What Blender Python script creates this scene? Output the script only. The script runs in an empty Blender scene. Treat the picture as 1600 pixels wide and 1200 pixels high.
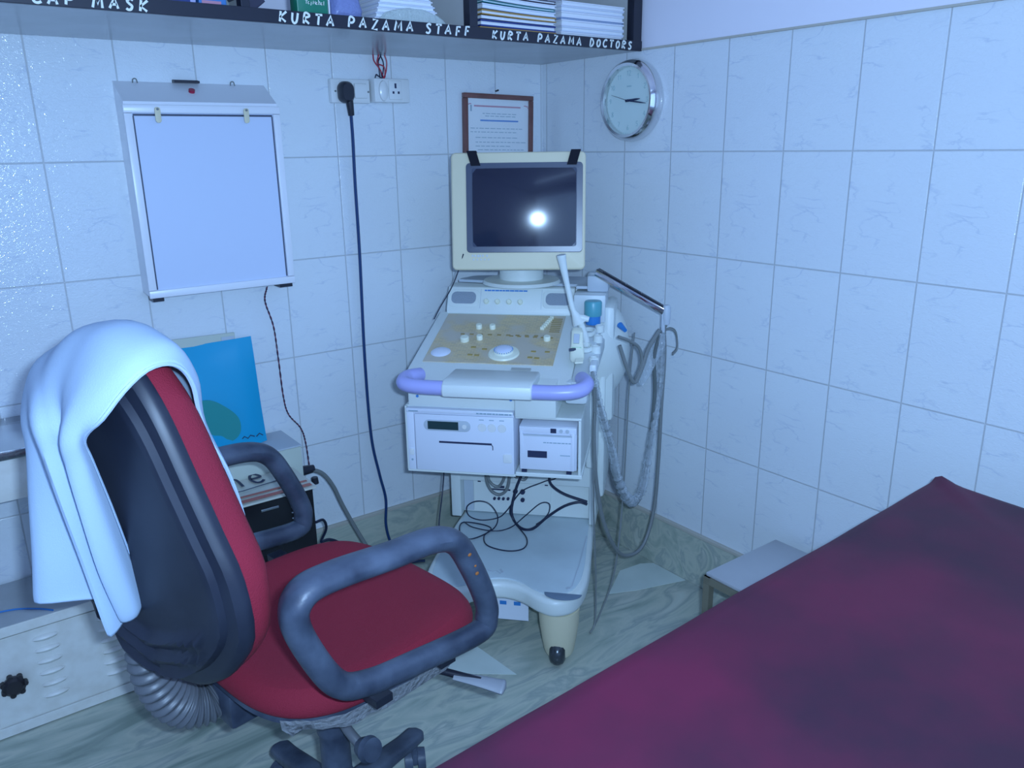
import bpy, bmesh, math, random
from mathutils import Vector, Matrix, noise
random.seed(7)
S = bpy.context.scene
COL = S.collection
# ---------------------------------------------------------------- camera
cam_d = bpy.data.cameras.new('camera'); cam = bpy.data.objects.new('camera', cam_d); COL.objects.link(cam)
RM = ((0.8023418823569811, 0.1808494400139773, -0.5688066313453793),
      (-0.5966906103187353, 0.2200205233668475, -0.7717196931884163),
      (-0.014415941637743884, 0.958584607295572, 0.2844428436130696))
M4 = Matrix([list(r)+[0] for r in RM]+[[0, 0, 0, 1]])
cam.matrix_world = Matrix.Translation((-1.8913, -2.3598, 1.4042)) @ M4
cam_d.sensor_width = 36.0; cam_d.lens = 1254.549/1600*36.0; cam_d.clip_start = 0.02
S.camera = cam
# ---------------------------------------------------------------- world, lights, exposure
w = bpy.data.worlds.new('world'); S.world = w; w.use_nodes = True
w.node_tree.nodes['Background'].inputs[0].default_value = (.35, .55, 1, 1)
w.node_tree.nodes['Background'].inputs[1].default_value = 0.3
def area(name, loc, target, sx, sy, power, col):
    d = bpy.data.lights.new(name, 'AREA'); d.shape = 'RECTANGLE'; d.size = sx; d.size_y = sy
    d.energy = power; d.color = col
    o = bpy.data.objects.new(name, d); COL.objects.link(o); o.location = loc
    o.rotation_euler = (Vector(target)-Vector(loc)).to_track_quat('-Z', 'Y').to_euler()
    return o
area('rear_fill_light', (-1.62, -3.70, 1.45), (-1.62, 0, 1.35), 2.5, 1.9, 29, (.30, .54, 1.0))  # added soft blue fill from behind the camera, no known window
area('ceiling_fill_light', (-1.7, -2.9, 2.66), (-1.7, -2.6, 0), 1.2, .10, 1.5, (.38, .62, 1.0))  # added weak overhead fill, no known tube lamp
area('camera_flash', (-1.845, -2.392, 1.440), (-.85, -1.0, 1.02), .045, .02, 36, (.42, .66, 1.0))
S.view_settings.view_transform = 'Standard'; S.view_settings.look = 'None'
S.view_settings.exposure = -0.17; S.view_settings.gamma = 1.0
S.view_settings.use_curve_mapping = False

# ---------------------------------------------------------------- materials
def mat(name, col, rough=.5, metal=0., spec=.5, bump=0., bscale=40., mott=0., mscale=6., mcol=None, coat=0., alpha=1., trans=0., detail=4., emit=None):
    m = bpy.data.materials.new(name); m.use_nodes = True
    nt = m.node_tree; b = nt.nodes['Principled BSDF']
    b.inputs['Base Color'].default_value = (*col, 1); b.inputs['Roughness'].default_value = rough
    b.inputs['Metallic'].default_value = metal; b.inputs['Specular IOR Level'].default_value = spec
    b.inputs['Coat Weight'].default_value = coat; b.inputs['Coat Roughness'].default_value = .08
    b.inputs['Alpha'].default_value = alpha; b.inputs['Transmission Weight'].default_value = trans
    tc = nt.nodes.new('ShaderNodeTexCoord')
    if mott > 0:
        n = nt.nodes.new('ShaderNodeTexNoise'); n.inputs['Scale'].default_value = mscale; n.inputs['Detail'].default_value = detail
        r = nt.nodes.new('ShaderNodeValToRGB'); r.color_ramp.elements[0].position = .38; r.color_ramp.elements[1].position = .66
        c2 = mcol or tuple(c*.6 for c in col)
        mx = nt.nodes.new('ShaderNodeMix'); mx.data_type = 'RGBA'
        mm = nt.nodes.new('ShaderNodeMath'); mm.operation = 'MULTIPLY'; mm.inputs[1].default_value = mott
        nt.links.new(tc.outputs['Object'], n.inputs['Vector']); nt.links.new(n.outputs['Fac'], r.inputs[0])
        nt.links.new(r.outputs[0], mm.inputs[0]); nt.links.new(mm.outputs[0], mx.inputs['Factor'])
        mx.inputs['A'].default_value = (*col, 1); mx.inputs['B'].default_value = (*c2, 1)
        nt.links.new(mx.outputs['Result'], b.inputs['Base Color'])
    if bump > 0:
        n = nt.nodes.new('ShaderNodeTexNoise'); n.inputs['Scale'].default_value = bscale; n.inputs['Detail'].default_value = 3
        bp = nt.nodes.new('ShaderNodeBump'); bp.inputs['Strength'].default_value = bump; bp.inputs['Distance'].default_value = .01
        nt.links.new(tc.outputs['Object'], n.inputs['Vector']); nt.links.new(n.outputs['Fac'], bp.inputs['Height'])
        nt.links.new(bp.outputs[0], b.inputs['Normal'])
    return m

def tile_mat(name, axis):
    """glossy veined 20x30 wall tiles; axis = 0 for a wall along x, 1 for a wall along y"""
    m = bpy.data.materials.new(name); m.use_nodes = True; nt = m.node_tree; b = nt.nodes['Principled BSDF']
    N = nt.nodes.new; L = nt.links.new
    def math_(op, a, bb=None, c=None):
        n = N('ShaderNodeMath'); n.operation = op
        for i, v in enumerate((a, bb, c)):
            if v is None: continue
            if isinstance(v, (int, float)): n.inputs[i].default_value = v
            else: L(v, n.inputs[i])
        return n.outputs[0]
    tc = N('ShaderNodeTexCoord'); sep = N('ShaderNodeSeparateXYZ'); L(tc.outputs['Object'], sep.inputs[0])
    off = .0046 if axis == 0 else .0248
    W = .1982; H = .30
    u = math_('DIVIDE', math_('ADD', sep.outputs[axis], off+W*40), W)
    v = math_('DIVIDE', math_('ADD', sep.outputs[2], -.18+H*10), H)
    def edge(t, size):
        f = math_('FRACT', t); d = math_('MINIMUM', f, math_('SUBTRACT', 1.0, f)); return math_('MULTIPLY', d, size)
    d = math_('MINIMUM', edge(u, W), edge(v, H))
    mr = N('ShaderNodeMapRange'); mr.inputs['From Min'].default_value = .0009; mr.inputs['From Max'].default_value = .0026
    L(d, mr.inputs['Value']); tmask = mr.outputs[0]            # 0 in the grout, 1 on the tile
    gn = N('ShaderNodeTexNoise'); gn.inputs['Scale'].default_value = 5; L(tc.outputs['Object'], gn.inputs['Vector'])
    # per tile offset
    cid = N('ShaderNodeCombineXYZ'); L(math_('FLOOR', u), cid.inputs[0]); L(math_('FLOOR', v), cid.inputs[1])
    wn = N('ShaderNodeTexWhiteNoise'); L(cid.outputs[0], wn.inputs['Vector'])
    loc = N('ShaderNodeCombineXYZ'); L(math_('MULTIPLY', math_('FRACT', u), W), loc.inputs[0]); L(math_('MULTIPLY', math_('FRACT', v), H), loc.inputs[1])
    # the veins repeat tile by tile (one of a few printed patterns)
    q = math_('FLOOR', math_('MULTIPLY', wn.outputs['Value'], 3)); L(math_('MULTIPLY', q, 3.7), loc.inputs[2])
    rot = N('ShaderNodeMapping'); rot.inputs['Rotation'].default_value = (0, 0, -.65); rot.inputs['Scale'].default_value = (1.0, 2.6, 1)
    L(loc.outputs[0], rot.inputs['Vector'])
    vn = N('ShaderNodeTexNoise'); vn.inputs['Scale'].default_value = 7; vn.inputs['Detail'].default_value = 4; vn.inputs['Distortion'].default_value = .6
    L(rot.outputs[0], vn.inputs['Vector'])
    vd = math_('ABSOLUTE', math_('SUBTRACT', vn.outputs['Fac'], .5))
    vm = N('ShaderNodeMapRange'); vm.inputs['From Min'].default_value = .0; vm.inputs['From Max'].default_value = .022
    vm.inputs['To Min'].default_value = 1; vm.inputs['To Max'].default_value = 0; L(vd, vm.inputs['Value'])
    ms = N('ShaderNodeTexNoise'); ms.inputs['Scale'].default_value = 11; L(loc.outputs[0], ms.inputs['Vector'])
    mk = N('ShaderNodeMapRange'); mk.inputs['From Min'].default_value = .46; mk.inputs['From Max'].default_value = .62; L(ms.outputs['Fac'], mk.inputs['Value'])
    vein = math_('MULTIPLY', math_('MULTIPLY', vm.outputs[0], mk.outputs[0]), .42)
    c1 = N('ShaderNodeMix'); c1.data_type = 'RGBA'; c1.inputs['A'].default_value = (.78, .83, .86, 1); c1.inputs['B'].default_value = (.38, .46, .62, 1); L(vein, c1.inputs['Factor'])
    # soft cloudiness
    cl = N('ShaderNodeTexNoise'); cl.inputs['Scale'].default_value = 3.; L(rot.outputs[0], cl.inputs['Vector'])
    c1b = N('ShaderNodeMix'); c1b.data_type = 'RGBA'; c1b.inputs['B'].default_value = (.70, .75, .84, 1)
    L(math_('MULTIPLY', cl.outputs['Fac'], .5), c1b.inputs['Factor']); L(c1.outputs['Result'], c1b.inputs['A'])
    gc = N('ShaderNodeMix'); gc.data_type = 'RGBA'; gc.inputs['A'].default_value = (.46, .49, .53, 1); gc.inputs['B'].default_value = (.60, .62, .62, 1); L(gn.outputs['Fac'], gc.inputs['Factor'])
    c2 = N('ShaderNodeMix'); c2.data_type = 'RGBA'; L(tmask, c2.inputs['Factor']); L(gc.outputs['Result'], c2.inputs['A']); L(c1b.outputs['Result'], c2.inputs['B'])
    L(c2.outputs['Result'], b.inputs['Base Color'])
    rr = N('ShaderNodeMapRange'); rr.inputs['To Min'].default_value = .45; rr.inputs['To Max'].default_value = .10; L(tmask, rr.inputs['Value']); L(rr.outputs[0], b.inputs['Roughness'])
    rn = N('ShaderNodeTexNoise'); rn.inputs['Scale'].default_value = 95; rn.inputs['Detail'].default_value = 2; rn.inputs['Distortion'].default_value = 1.2
    mp = N('ShaderNodeMapping'); mp.inputs['Rotation'].default_value = (.4, .5, .5); mp.inputs['Scale'].default_value = (1, 1, 1.8); L(tc.outputs['Object'], mp.inputs[0]); L(mp.outputs[0], rn.inputs['Vector'])
    h = math_('ADD', math_('MULTIPLY', rn.outputs['Fac'], .9), math_('MULTIPLY', tmask, .8))
    bp = N('ShaderNodeBump'); bp.inputs['Strength'].default_value = .9; bp.inputs['Distance'].default_value = .0010; L(h, bp.inputs['Height']); L(bp.outputs[0], b.inputs['Normal'])
    return m

def marble_mat(name, floor=True):
    m = bpy.data.materials.new(name); m.use_nodes = True; nt = m.node_tree; b = nt.nodes['Principled BSDF']
    N = nt.nodes.new; L = nt.links.new
    tc = N('ShaderNodeTexCoord')
    mp = N('ShaderNodeMapping'); mp.inputs['Rotation'].default_value = (0, 0, .25); mp.inputs['Scale'].default_value = (1.0, 3.6, 3.0)
    L(tc.outputs['Object'], mp.inputs[0])
    n = N('ShaderNodeTexNoise'); n.inputs['Scale'].default_value = 3.0; n.inputs['Detail'].default_value = 6; n.inputs['Distortion'].default_value = 1.1; L(mp.outputs[0], n.inputs['Vector'])
    r = N('ShaderNodeValToRGB'); e = r.color_ramp.elements
    e[0].position = .30; e[0].color = (.27, .33, .28, 1); e[1].position = .72; e[1].color = (.58, .62, .54, 1)
    for p, c in ((.42, (.42, .47, .40)), (.5, (.52, .55, .46)), (.56, (.36, .41, .37)), (.63, (.54, .56, .48))):
        k = e.new(p); k.color = (*c, 1)
    L(n.outputs['Fac'], r.inputs[0]); L(r.outputs[0], b.inputs['Base Color'])
    b.inputs['Roughness'].default_value = .22
    n2 = N('ShaderNodeTexNoise'); n2.inputs['Scale'].default_value = 12; L(tc.outputs['Object'], n2.inputs['Vector'])
    bp = N('ShaderNodeBump'); bp.inputs['Strength'].default_value = .05; L(n2.outputs['Fac'], bp.inputs['Height']); L(bp.outputs[0], b.inputs['Normal'])
    return m

M = {}
M['tile_x'] = tile_mat('tile_back', 0); M['tile_y'] = tile_mat('tile_right', 1)
M['marble'] = marble_mat('green_marble'); 
M['marble_pale'] = mat('pale_marble_inlay', (.66, .74, .70), .25, mott=.5, mscale=5, mcol=(.5, .58, .54))
M['paint'] = mat('white_wall_paint', (.86, .84, .92), .6, mott=.2, mscale=3, mcol=(.80, .80, .88))
M['grout'] = mat('grout', (.50, .48, .42), .7)
M['stone'] = mat('polished_shelf_stone', (.36, .40, .43), .22, mott=.3, mscale=4, spec=.4)
M['blackpaint'] = mat('black_enamel', (.015, .017, .03), .35)
M['shelfin'] = mat('shelf_lining', (.55, .55, .52), .6)
M['letter'] = mat('white_brush_paint', (.82, .86, .80), .5)
M['white'] = mat('white_enamel', (.82, .84, .90), .3)
M['opal'] = mat('opal_acrylic', (.62, .70, .88), .35)
M['chrome'] = mat('chrome', (.75, .75, .76), .12, 1.)
M['steel'] = mat('stainless_steel', (.55, .58, .62), .22, 1., bump=.15, bscale=30)
M['red_lens'] = mat('red_lens', (.35, .01, .05), .3)
M['blackpl'] = mat('black_plastic', (.016, .019, .032), .35)
M['switch'] = mat('switch_ivory', (.78, .80, .80), .22)
M['wood'] = mat('brown_picture_frame', (.20, .085, .075), .4, mott=.5, mscale=20)
M['paper'] = mat('white_paper', (.82, .85, .88), .5)
M['glass'] = mat('picture_glass', (1, 1, 1), .05, alpha=.06, spec=1.)
M['dial'] = mat('clock_dial', (.66, .80, .78), .4)
M['ink'] = mat('dark_ink', (.02, .03, .08), .5)
M['ink_grey'] = mat('grey_print', (.30, .42, .50), .5)
M['ink_red'] = mat('red_print', (.55, .25, .32), .5)
M['ink_blue'] = mat('blue_print', (.06, .25, .65), .5)
M['cream'] = mat('aged_cream_plastic', (.72, .66, .47), .42)
M['mwhite'] = mat('machine_white_plastic', (.74, .79, .76), .38, bump=.05, bscale=300)
M['mgrey'] = mat('machine_grey_plastic', (.50, .56, .62), .45)
M['mdark'] = mat('monitor_inner_bezel', (.055, .07, .115), .3)
M['crt'] = mat('screen_glass', (.008, .010, .030), .16, spec=.7, coat=.3)
M['lilac'] = mat('lilac_handle_plastic', (.42, .43, .80), .33)
M['tape'] = mat('black_cloth_tape', (.006, .007, .015), .7, spec=.2)
M['knob'] = mat('cream_knob', (.82, .84, .68), .35)
M['mesh'] = mat('speaker_grille', (.36, .42, .50), .6, bump=.6, bscale=500)
M['lcd'] = mat('green_lcd', (.02, .055, .06), .25)
M['teal'] = mat('teal_plastic', (.10, .38, .45), .35)
M['cap_blue'] = mat('blue_plastic_cap', (.03, .22, .60), .35)
M['pvc'] = mat('grey_cable', (.19, .21, .21), .45)
M['wrap'] = mat('clear_plastic_wrap', (.60, .68, .74), .16, bump=1.0, bscale=70, spec=.9, alpha=.38)
M['cordblack'] = mat('black_cord', (.012, .02, .05), .4)
M['cordblue'] = mat('dark_blue_cord', (.01, .045, .15), .4)
M['wirered'] = mat('red_wire', (.45, .03, .06), .4)
M['seat'] = mat('maroon_tweed_fabric', (.30, .012, .035), .85, bump=.35, bscale=500, mott=.35, mscale=4, mcol=(.19, .010, .03))
M['seat_face'] = M['seat']
M['chairpl'] = mat('scuffed_black_plastic', (.032, .042, .070), .42, mott=.75, mscale=11, mcol=(.11, .14, .20), bump=.1, bscale=60)
M['shell'] = mat('matt_black_shell', (.016, .020, .036), .45, mott=.5, mscale=7, mcol=(.035, .042, .065))
M['bellows'] = mat('grey_rubber_bellows', (.13, .14, .16), .4)
M['duct'] = mat('silver_duct_tape', (.62, .64, .68), .3, .25, bump=.7, bscale=90)
M['rust'] = mat('orange_rust', (.35, .12, .03), .8)
M['towel'] = mat('white_cotton_towel', (.50, .64, .82), .9, bump=.12, bscale=500)
M['rexine'] = mat('maroon_rexine', (.050, .014, .033), .55, mott=1.0, mscale=3.4, mcol=(.135, .013, .046), bump=.2, bscale=5, detail=7, spec=.35)
M['cab'] = mat('chipped_cream_enamel', (.78, .78, .74), .38, mott=.5, mscale=28, mcol=(.64, .62, .56), bump=.05, bscale=50)
M['cabtop'] = mat('worn_grey_top', (.46, .50, .54), .3, mott=.5, mscale=8)
M['darkhole'] = mat('dark_knob', (.012, .010, .015), .4)
M['box_black'] = mat('gloss_black_metal', (.008, .009, .012), .25)
M['box_cream'] = mat('cream_box', (.55, .60, .52), .45)
M['bag'] = mat('bright_blue_plastic_bag', (.006, .36, .62), .28, mott=.0)
M['newsprint'] = mat('newsprint', (.60, .62, .55), .4, mott=.5, mscale=9, mcol=(.52, .5, .44))
M['newsred'] = mat('newsprint_red_band', (.42, .12, .09), .4)
M['stoolmetal'] = mat('painted_tube_olive', (.20, .19, .14), .35)
M['stooltop'] = mat('grey_step_top', (.50, .52, .56), .35, mott=.3, mscale=5)
M['thermal'] = mat('printer_face', (.74, .78, .88), .35)

def panel_mat():
    m = bpy.data.materials.new('printed_keyboard_overlay'); m.use_nodes = True; nt = m.node_tree; b = nt.nodes['Principled BSDF']
    N = nt.nodes.new; L = nt.links.new
    tc = N('ShaderNodeTexCoord')
    br = N('ShaderNodeTexBrick'); br.offset = .5; br.inputs['Scale'].default_value = 1; br.inputs['Brick Width'].default_value = .017; br.inputs['Row Height'].default_value = .0085
    br.inputs['Mortar Size'].default_value = .0012; br.inputs['Mortar Smooth'].default_value = .5
    br.inputs['Color1'].default_value = (.66, .52, .29, 1); br.inputs['Color2'].default_value = (.54, .44, .28, 1); br.inputs['Mortar'].default_value = (.68, .56, .36, 1)
    L(tc.outputs['Object'], br.inputs['Vector'])
    n = N('ShaderNodeTexNoise'); n.inputs['Scale'].default_value = 11; n.inputs['Detail'].default_value = 2; L(tc.outputs['Object'], n.inputs['Vector'])
    r = N('ShaderNodeValToRGB'); r.color_ramp.elements[0].position = .45; r.color_ramp.elements[1].position = .6
    L(n.outputs['Fac'], r.inputs[0])
    mx = N('ShaderNodeMix'); mx.data_type = 'RGBA'; mx.inputs['B'].default_value = (.58, .52, .42, 1); L(r.outputs[0], mx.inputs['Factor']); L(br.outputs['Color'], mx.inputs['A'])
    L(mx.outputs['Result'], b.inputs['Base Color']); b.inputs['Roughness'].default_value = .35
    return m
M['overlay'] = panel_mat(); M['ochre'] = mat('ochre_key', (.40, .29, .09), .4)

# ---------------------------------------------------------------- geometry helpers
def V(*a): return Vector(a)
def new(): return bmesh.new()
def xf(bm, verts, m):
    if m is not None: bmesh.ops.transform(bm, matrix=m, verts=verts)
def box(bm, x0, x1, y0, y1, z0, z1, bev=0., m=None, seg=2):
    t = bmesh.new()
    r = bmesh.ops.create_cube(t, size=1.0)
    bmesh.ops.transform(t, matrix=Matrix.Translation(((x0+x1)/2, (y0+y1)/2, (z0+z1)/2)) @ Matrix.Diagonal((x1-x0, y1-y0, z1-z0, 1)), verts=t.verts)
    if bev > 0: bmesh.ops.bevel(t, geom=list(t.edges), offset=bev, segments=seg, affect='EDGES', profile=.5)
    if m is not None: bmesh.ops.transform(t, matrix=m, verts=t.verts)
    merge(bm, t); return bm
def merge(bm, t):
    me = bpy.data.meshes.new('tmp'); t.to_mesh(me); t.free(); bm.from_mesh(me); bpy.data.meshes.remove(me)
def catmull(pts, n=8, closed=False):
    P = [Vector(p) for p in pts]; out = []
    N = len(P); rng = range(N if closed else N-1)
    for i in rng:
        p0 = P[(i-1) % N] if closed or i > 0 else P[0]*2-P[1]
        p1 = P[i]; p2 = P[(i+1) % N]
        p3 = P[(i+2) % N] if closed or i+2 < N else P[-1]*2-P[-2]
        for k in range(n):
            t = k/n
            out.append(.5*((2*p1)+(-p0+p2)*t+(2*p0-5*p1+4*p2-p3)*t*t+(-p0+3*p1-3*p2+p3)*t**3))
    if not closed: out.append(P[-1])
    return out
def tube(bm, pts, r, seg=10, n=8, closed=False, smooth=True, sec=None, upv=None, cap=True):
    """sweep; r number or function of 0..1; sec = (sx, sy) flattening of the section; upv fixes the section's frame"""
    P = catmull(pts, n, closed) if smooth else [Vector(p) for p in pts]
    rings = []; N = len(P); up = Vector(upv) if upv else None
    prev = None
    for i, p in enumerate(P):
        a = P[(i-1) % N] if (closed or i > 0) else P[i]; b = P[(i+1) % N] if (closed or i < N-1) else P[i]
        t = (b-a).normalized()
        if up: x = up.cross(t).normalized()
        else:
            if prev is None:
                x = t.cross(Vector((0, 0, 1)))
                if x.length < .1: x = t.cross(Vector((1, 0, 0)))
                x.normalize()
            else: x = (prev - t*prev.dot(t)).normalized()
        prev = x; y = t.cross(x).normalized()
        rr = r(i/max(1, N-1)) if callable(r) else r
        sx, sy = sec or (1, 1)
        rings.append([bm.verts.new(p+x*math.cos(q)*rr*sx+y*math.sin(q)*rr*sy) for q in (2*math.pi*k/seg for k in range(seg))])
    for i in range(N if closed else N-1):
        A = rings[i]; B = rings[(i+1) % N]
        for k in range(seg): bm.faces.new((A[k], A[(k+1) % seg], B[(k+1) % seg], B[k]))
    if not closed and cap:
        bm.faces.new(rings[0][::-1]); bm.faces.new(rings[-1])
    return bm
def cyl(bm, p0, p1, r0, r1=None, seg=24):
    r1 = r0 if r1 is None else r1
    p0 = Vector(p0); p1 = Vector(p1)
    d = (p1-p0); q = d.to_track_quat('Z', 'Y').to_matrix().to_4x4()
    t = bmesh.new(); bmesh.ops.create_cone(t, cap_ends=True, segments=seg, radius1=r0, radius2=r1, depth=d.length)
    bmesh.ops.transform(t, matrix=Matrix.Translation((p0+p1)/2) @ q, verts=t.verts); merge(bm, t); return bm
def lathe(bm, prof, seg=32, m=None):
    """prof = [(r, z)...] about local z"""
    t = bmesh.new(); rings = []
    for r, z in prof:
        if r < 1e-5: rings.append([t.verts.new((0, 0, z))])
        else: rings.append([t.verts.new((r*math.cos(2*math.pi*k/seg), r*math.sin(2*math.pi*k/seg), z)) for k in range(seg)])
    for A, B in zip(rings, rings[1:]):
        for k in range(seg):
            k2 = (k+1) % seg
            if len(A) == 1 and len(B) == 1: continue
            if len(A) == 1: t.faces.new((A[0], B[k], B[k2]))
            elif len(B) == 1: t.faces.new((A[k], A[k2], B[0]))
            else: t.faces.new((A[k], A[k2], B[k2], B[k]))
    if m is not None: bmesh.ops.transform(t, matrix=m, verts=t.verts)
    merge(bm, t); return bm
def prism(bm, poly, d0, d1, m=None, bev=0.):
    """polygon in local xy extruded from z=d0 to z=d1"""
    t = bmesh.new()
    A = [t.verts.new((x, y, d0)) for x, y in poly]; B = [t.verts.new((x, y, d1)) for x, y in poly]
    n = len(poly); t.faces.new(A[::-1]); t.faces.new(B)
    for k in range(n): t.faces.new((A[k], A[(k+1) % n], B[(k+1) % n], B[k]))
    bmesh.ops.recalc_face_normals(t, faces=t.faces)
    if bev > 0:
        es = [e for e in t.edges if abs(e.verts[0].co.z-e.verts[1].co.z) < 1e-6]
        bmesh.ops.bevel(t, geom=es, offset=bev, segments=3, affect='EDGES', profile=.5)
    if m is not None: bmesh.ops.transform(t, matrix=m, verts=t.verts)
    merge(bm, t); return bm
def loft(bm, rings, cap=True, closed=True):
    R = [[bm.verts.new(p) for p in r] for r in rings]; n = len(R[0])
    for A, B in zip(R, R[1:]):
        for k in range(n if closed else n-1): bm.faces.new((A[k], A[(k+1) % n], B[(k+1) % n], B[k]))
    if cap and closed: bm.faces.new(R[0][::-1]); bm.faces.new(R[-1])
    return bm
def axes(o, x, y, z):
    m = Matrix.Identity(4)
    for i, v in enumerate((x, y, z)):
        for k in range(3): m[k][i] = v[k]
    for k in range(3): m[k][3] = o[k]
    return m
def rrect(w, h, r, n=5, cx=0, cy=0):
    pts = []
    for sx, sy, a0 in ((1, 1, 0), (-1, 1, 90), (-1, -1, 180), (1, -1, 270)):
        for k in range(n+1):
            a = math.radians(a0+90*k/n); pts.append((cx+sx*(w/2-r)+r*math.cos(a), cy+sy*(h/2-r)+r*math.sin(a)))
    return pts
def obj(name, bm, m, parent=None, smooth=True, loc=None, label=None):
    bmesh.ops.recalc_face_normals(bm, faces=bm.faces)
    me = bpy.data.meshes.new(name); bm.to_mesh(me); bm.free()
    o = bpy.data.objects.new(name, me); COL.objects.link(o)
    for mm in (m if isinstance(m, (list, tuple)) else [m]): me.materials.append(mm)
    if smooth:
        for p in me.polygons: p.use_smooth = True
        try: me.set_sharp_from_angle(angle=math.radians(38))
        except Exception: pass
    if loc is not None: o.location = loc
    if parent: o.parent = parent
    if label: o['label'] = label
    return o
def thing(name, label, cat, loc=(0, 0, 0), rotz=0, group=None):
    o = bpy.data.objects.new(name, None); COL.objects.link(o); o.empty_display_size = .05
    o.location = loc; o.rotation_euler = (0, 0, rotz); o['label'] = label; o['category'] = cat
    if group: o['group'] = group
    return o
def tag(o, label, cat, group=None):
    o['label'] = label; o['category'] = cat
    if group: o['group'] = group
    return o
def struct(name, bm, m, parent=None, smooth=False):
    o = obj(name, bm, m, parent, smooth)
    if not parent: o['kind'] = 'structure'
    return o
def subsurf(o, lv=2):
    s = o.modifiers.new('subsurf', 'SUBSURF'); s.levels = lv; s.render_levels = lv
def I(x): return Matrix.Translation(x)

# ---------------------------------------------------------------- room shell
XL, YF, ZC = -3.1, -3.8, 2.75
bm = new(); box(bm, XL, .12, YF, .12, -.08, 0); struct('floor', bm, M['marble'])
bm = new(); box(bm, XL, 0.0, 0, .12, .18, 1.68); box(bm, 0, .0001, 0, .0001, .18, .181); struct('wall_back', bm, M['tile_x'])
bm = new(); box(bm, XL, .12, 0, .12, 1.68, ZC); struct('wall_back_upper', bm, M['paint'])
bm = new(); box(bm, 0, .12, YF, 0, .18, 1.68); struct('wall_right', bm, M['tile_y'])
bm = new(); box(bm, 0.002, .12, YF, 0, 1.68, ZC); struct('wall_right_upper', bm, M['paint'])
bm = new(); box(bm, XL-.12, XL, YF, .12, 0, ZC); struct('wall_left', bm, M['paint'])
bm = new()
wx0, wx1, wz0, wz1 = -2.9, -.35, .48, 2.42
box(bm, XL, wx0, YF-.12, YF, 0, ZC); box(bm, wx1, .12, YF-.12, YF, 0, ZC); box(bm, wx0, wx1, YF-.12, YF, 0, wz0); box(bm, wx0, wx1, YF-.12, YF, wz1, ZC)
struct('wall_front', bm, M['paint'])
bm = new(); box(bm, XL, .12, YF, .12, ZC, ZC+.1); struct('ceiling', bm, M['paint'])
bm = new(); box(bm, XL, 0, -.012, .1, 0, .18, .002); struct('baseboard_back', bm, M['marble'])
bm = new(); box(bm, -.012, .1, YF, -.012, 0, .18, .002); struct('baseboard_right', bm, M['marble'])
bm = new(); box(bm, XL, -.008, -.0135, -.0, .172, .184, .002); struct('trim_1', bm, M['grout'])
bm = new(); box(bm, -.0135, -.0, YF, -.008, .172, .184, .002); struct('trim_2', bm, M['grout'])
bm = new(); box(bm, -.006, .02, YF, -.008, 1.676, 1.682, .001); struct('trim_3', bm, M['grout'])
bm = new()
for x in (wx0, (wx0+wx1)/2-.02, wx1-.04): box(bm, x, x+.04, YF-.07, YF-.02, wz0, wz1)
box(bm, wx0, wx1, YF-.07, YF-.02, wz0, wz0+.04); box(bm, wx0, wx1, YF-.07, YF-.02, wz1-.04, wz1)
wf = struct('added_window_1', bm, M['white'])  # unseen window, added to go with the rear fill light
bm = new(); box(bm, wx0+.02, wx1-.02, YF-.05, YF-.046, wz0+.02, wz1-.02); obj('added_window_pane', bm, M['glass'], wf, False)  # pane of the added window
# pale marble pieces let into the floor
for nm, poly in (('trim_4', [(-.013, -.63), (-.052, -.604), (-.142, -.595), (-.273, -.68), (-.186, -.72), (-.013, -.775)]),
                 ('trim_5', [(-.778, -.622), (-.762, -.828), (-.909, -.707), (-.962, -.585), (-.84, -.562)])):
    bm = new(); prism(bm, poly, 0, .0012); struct(nm, bm, M['marble_pale'])

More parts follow.
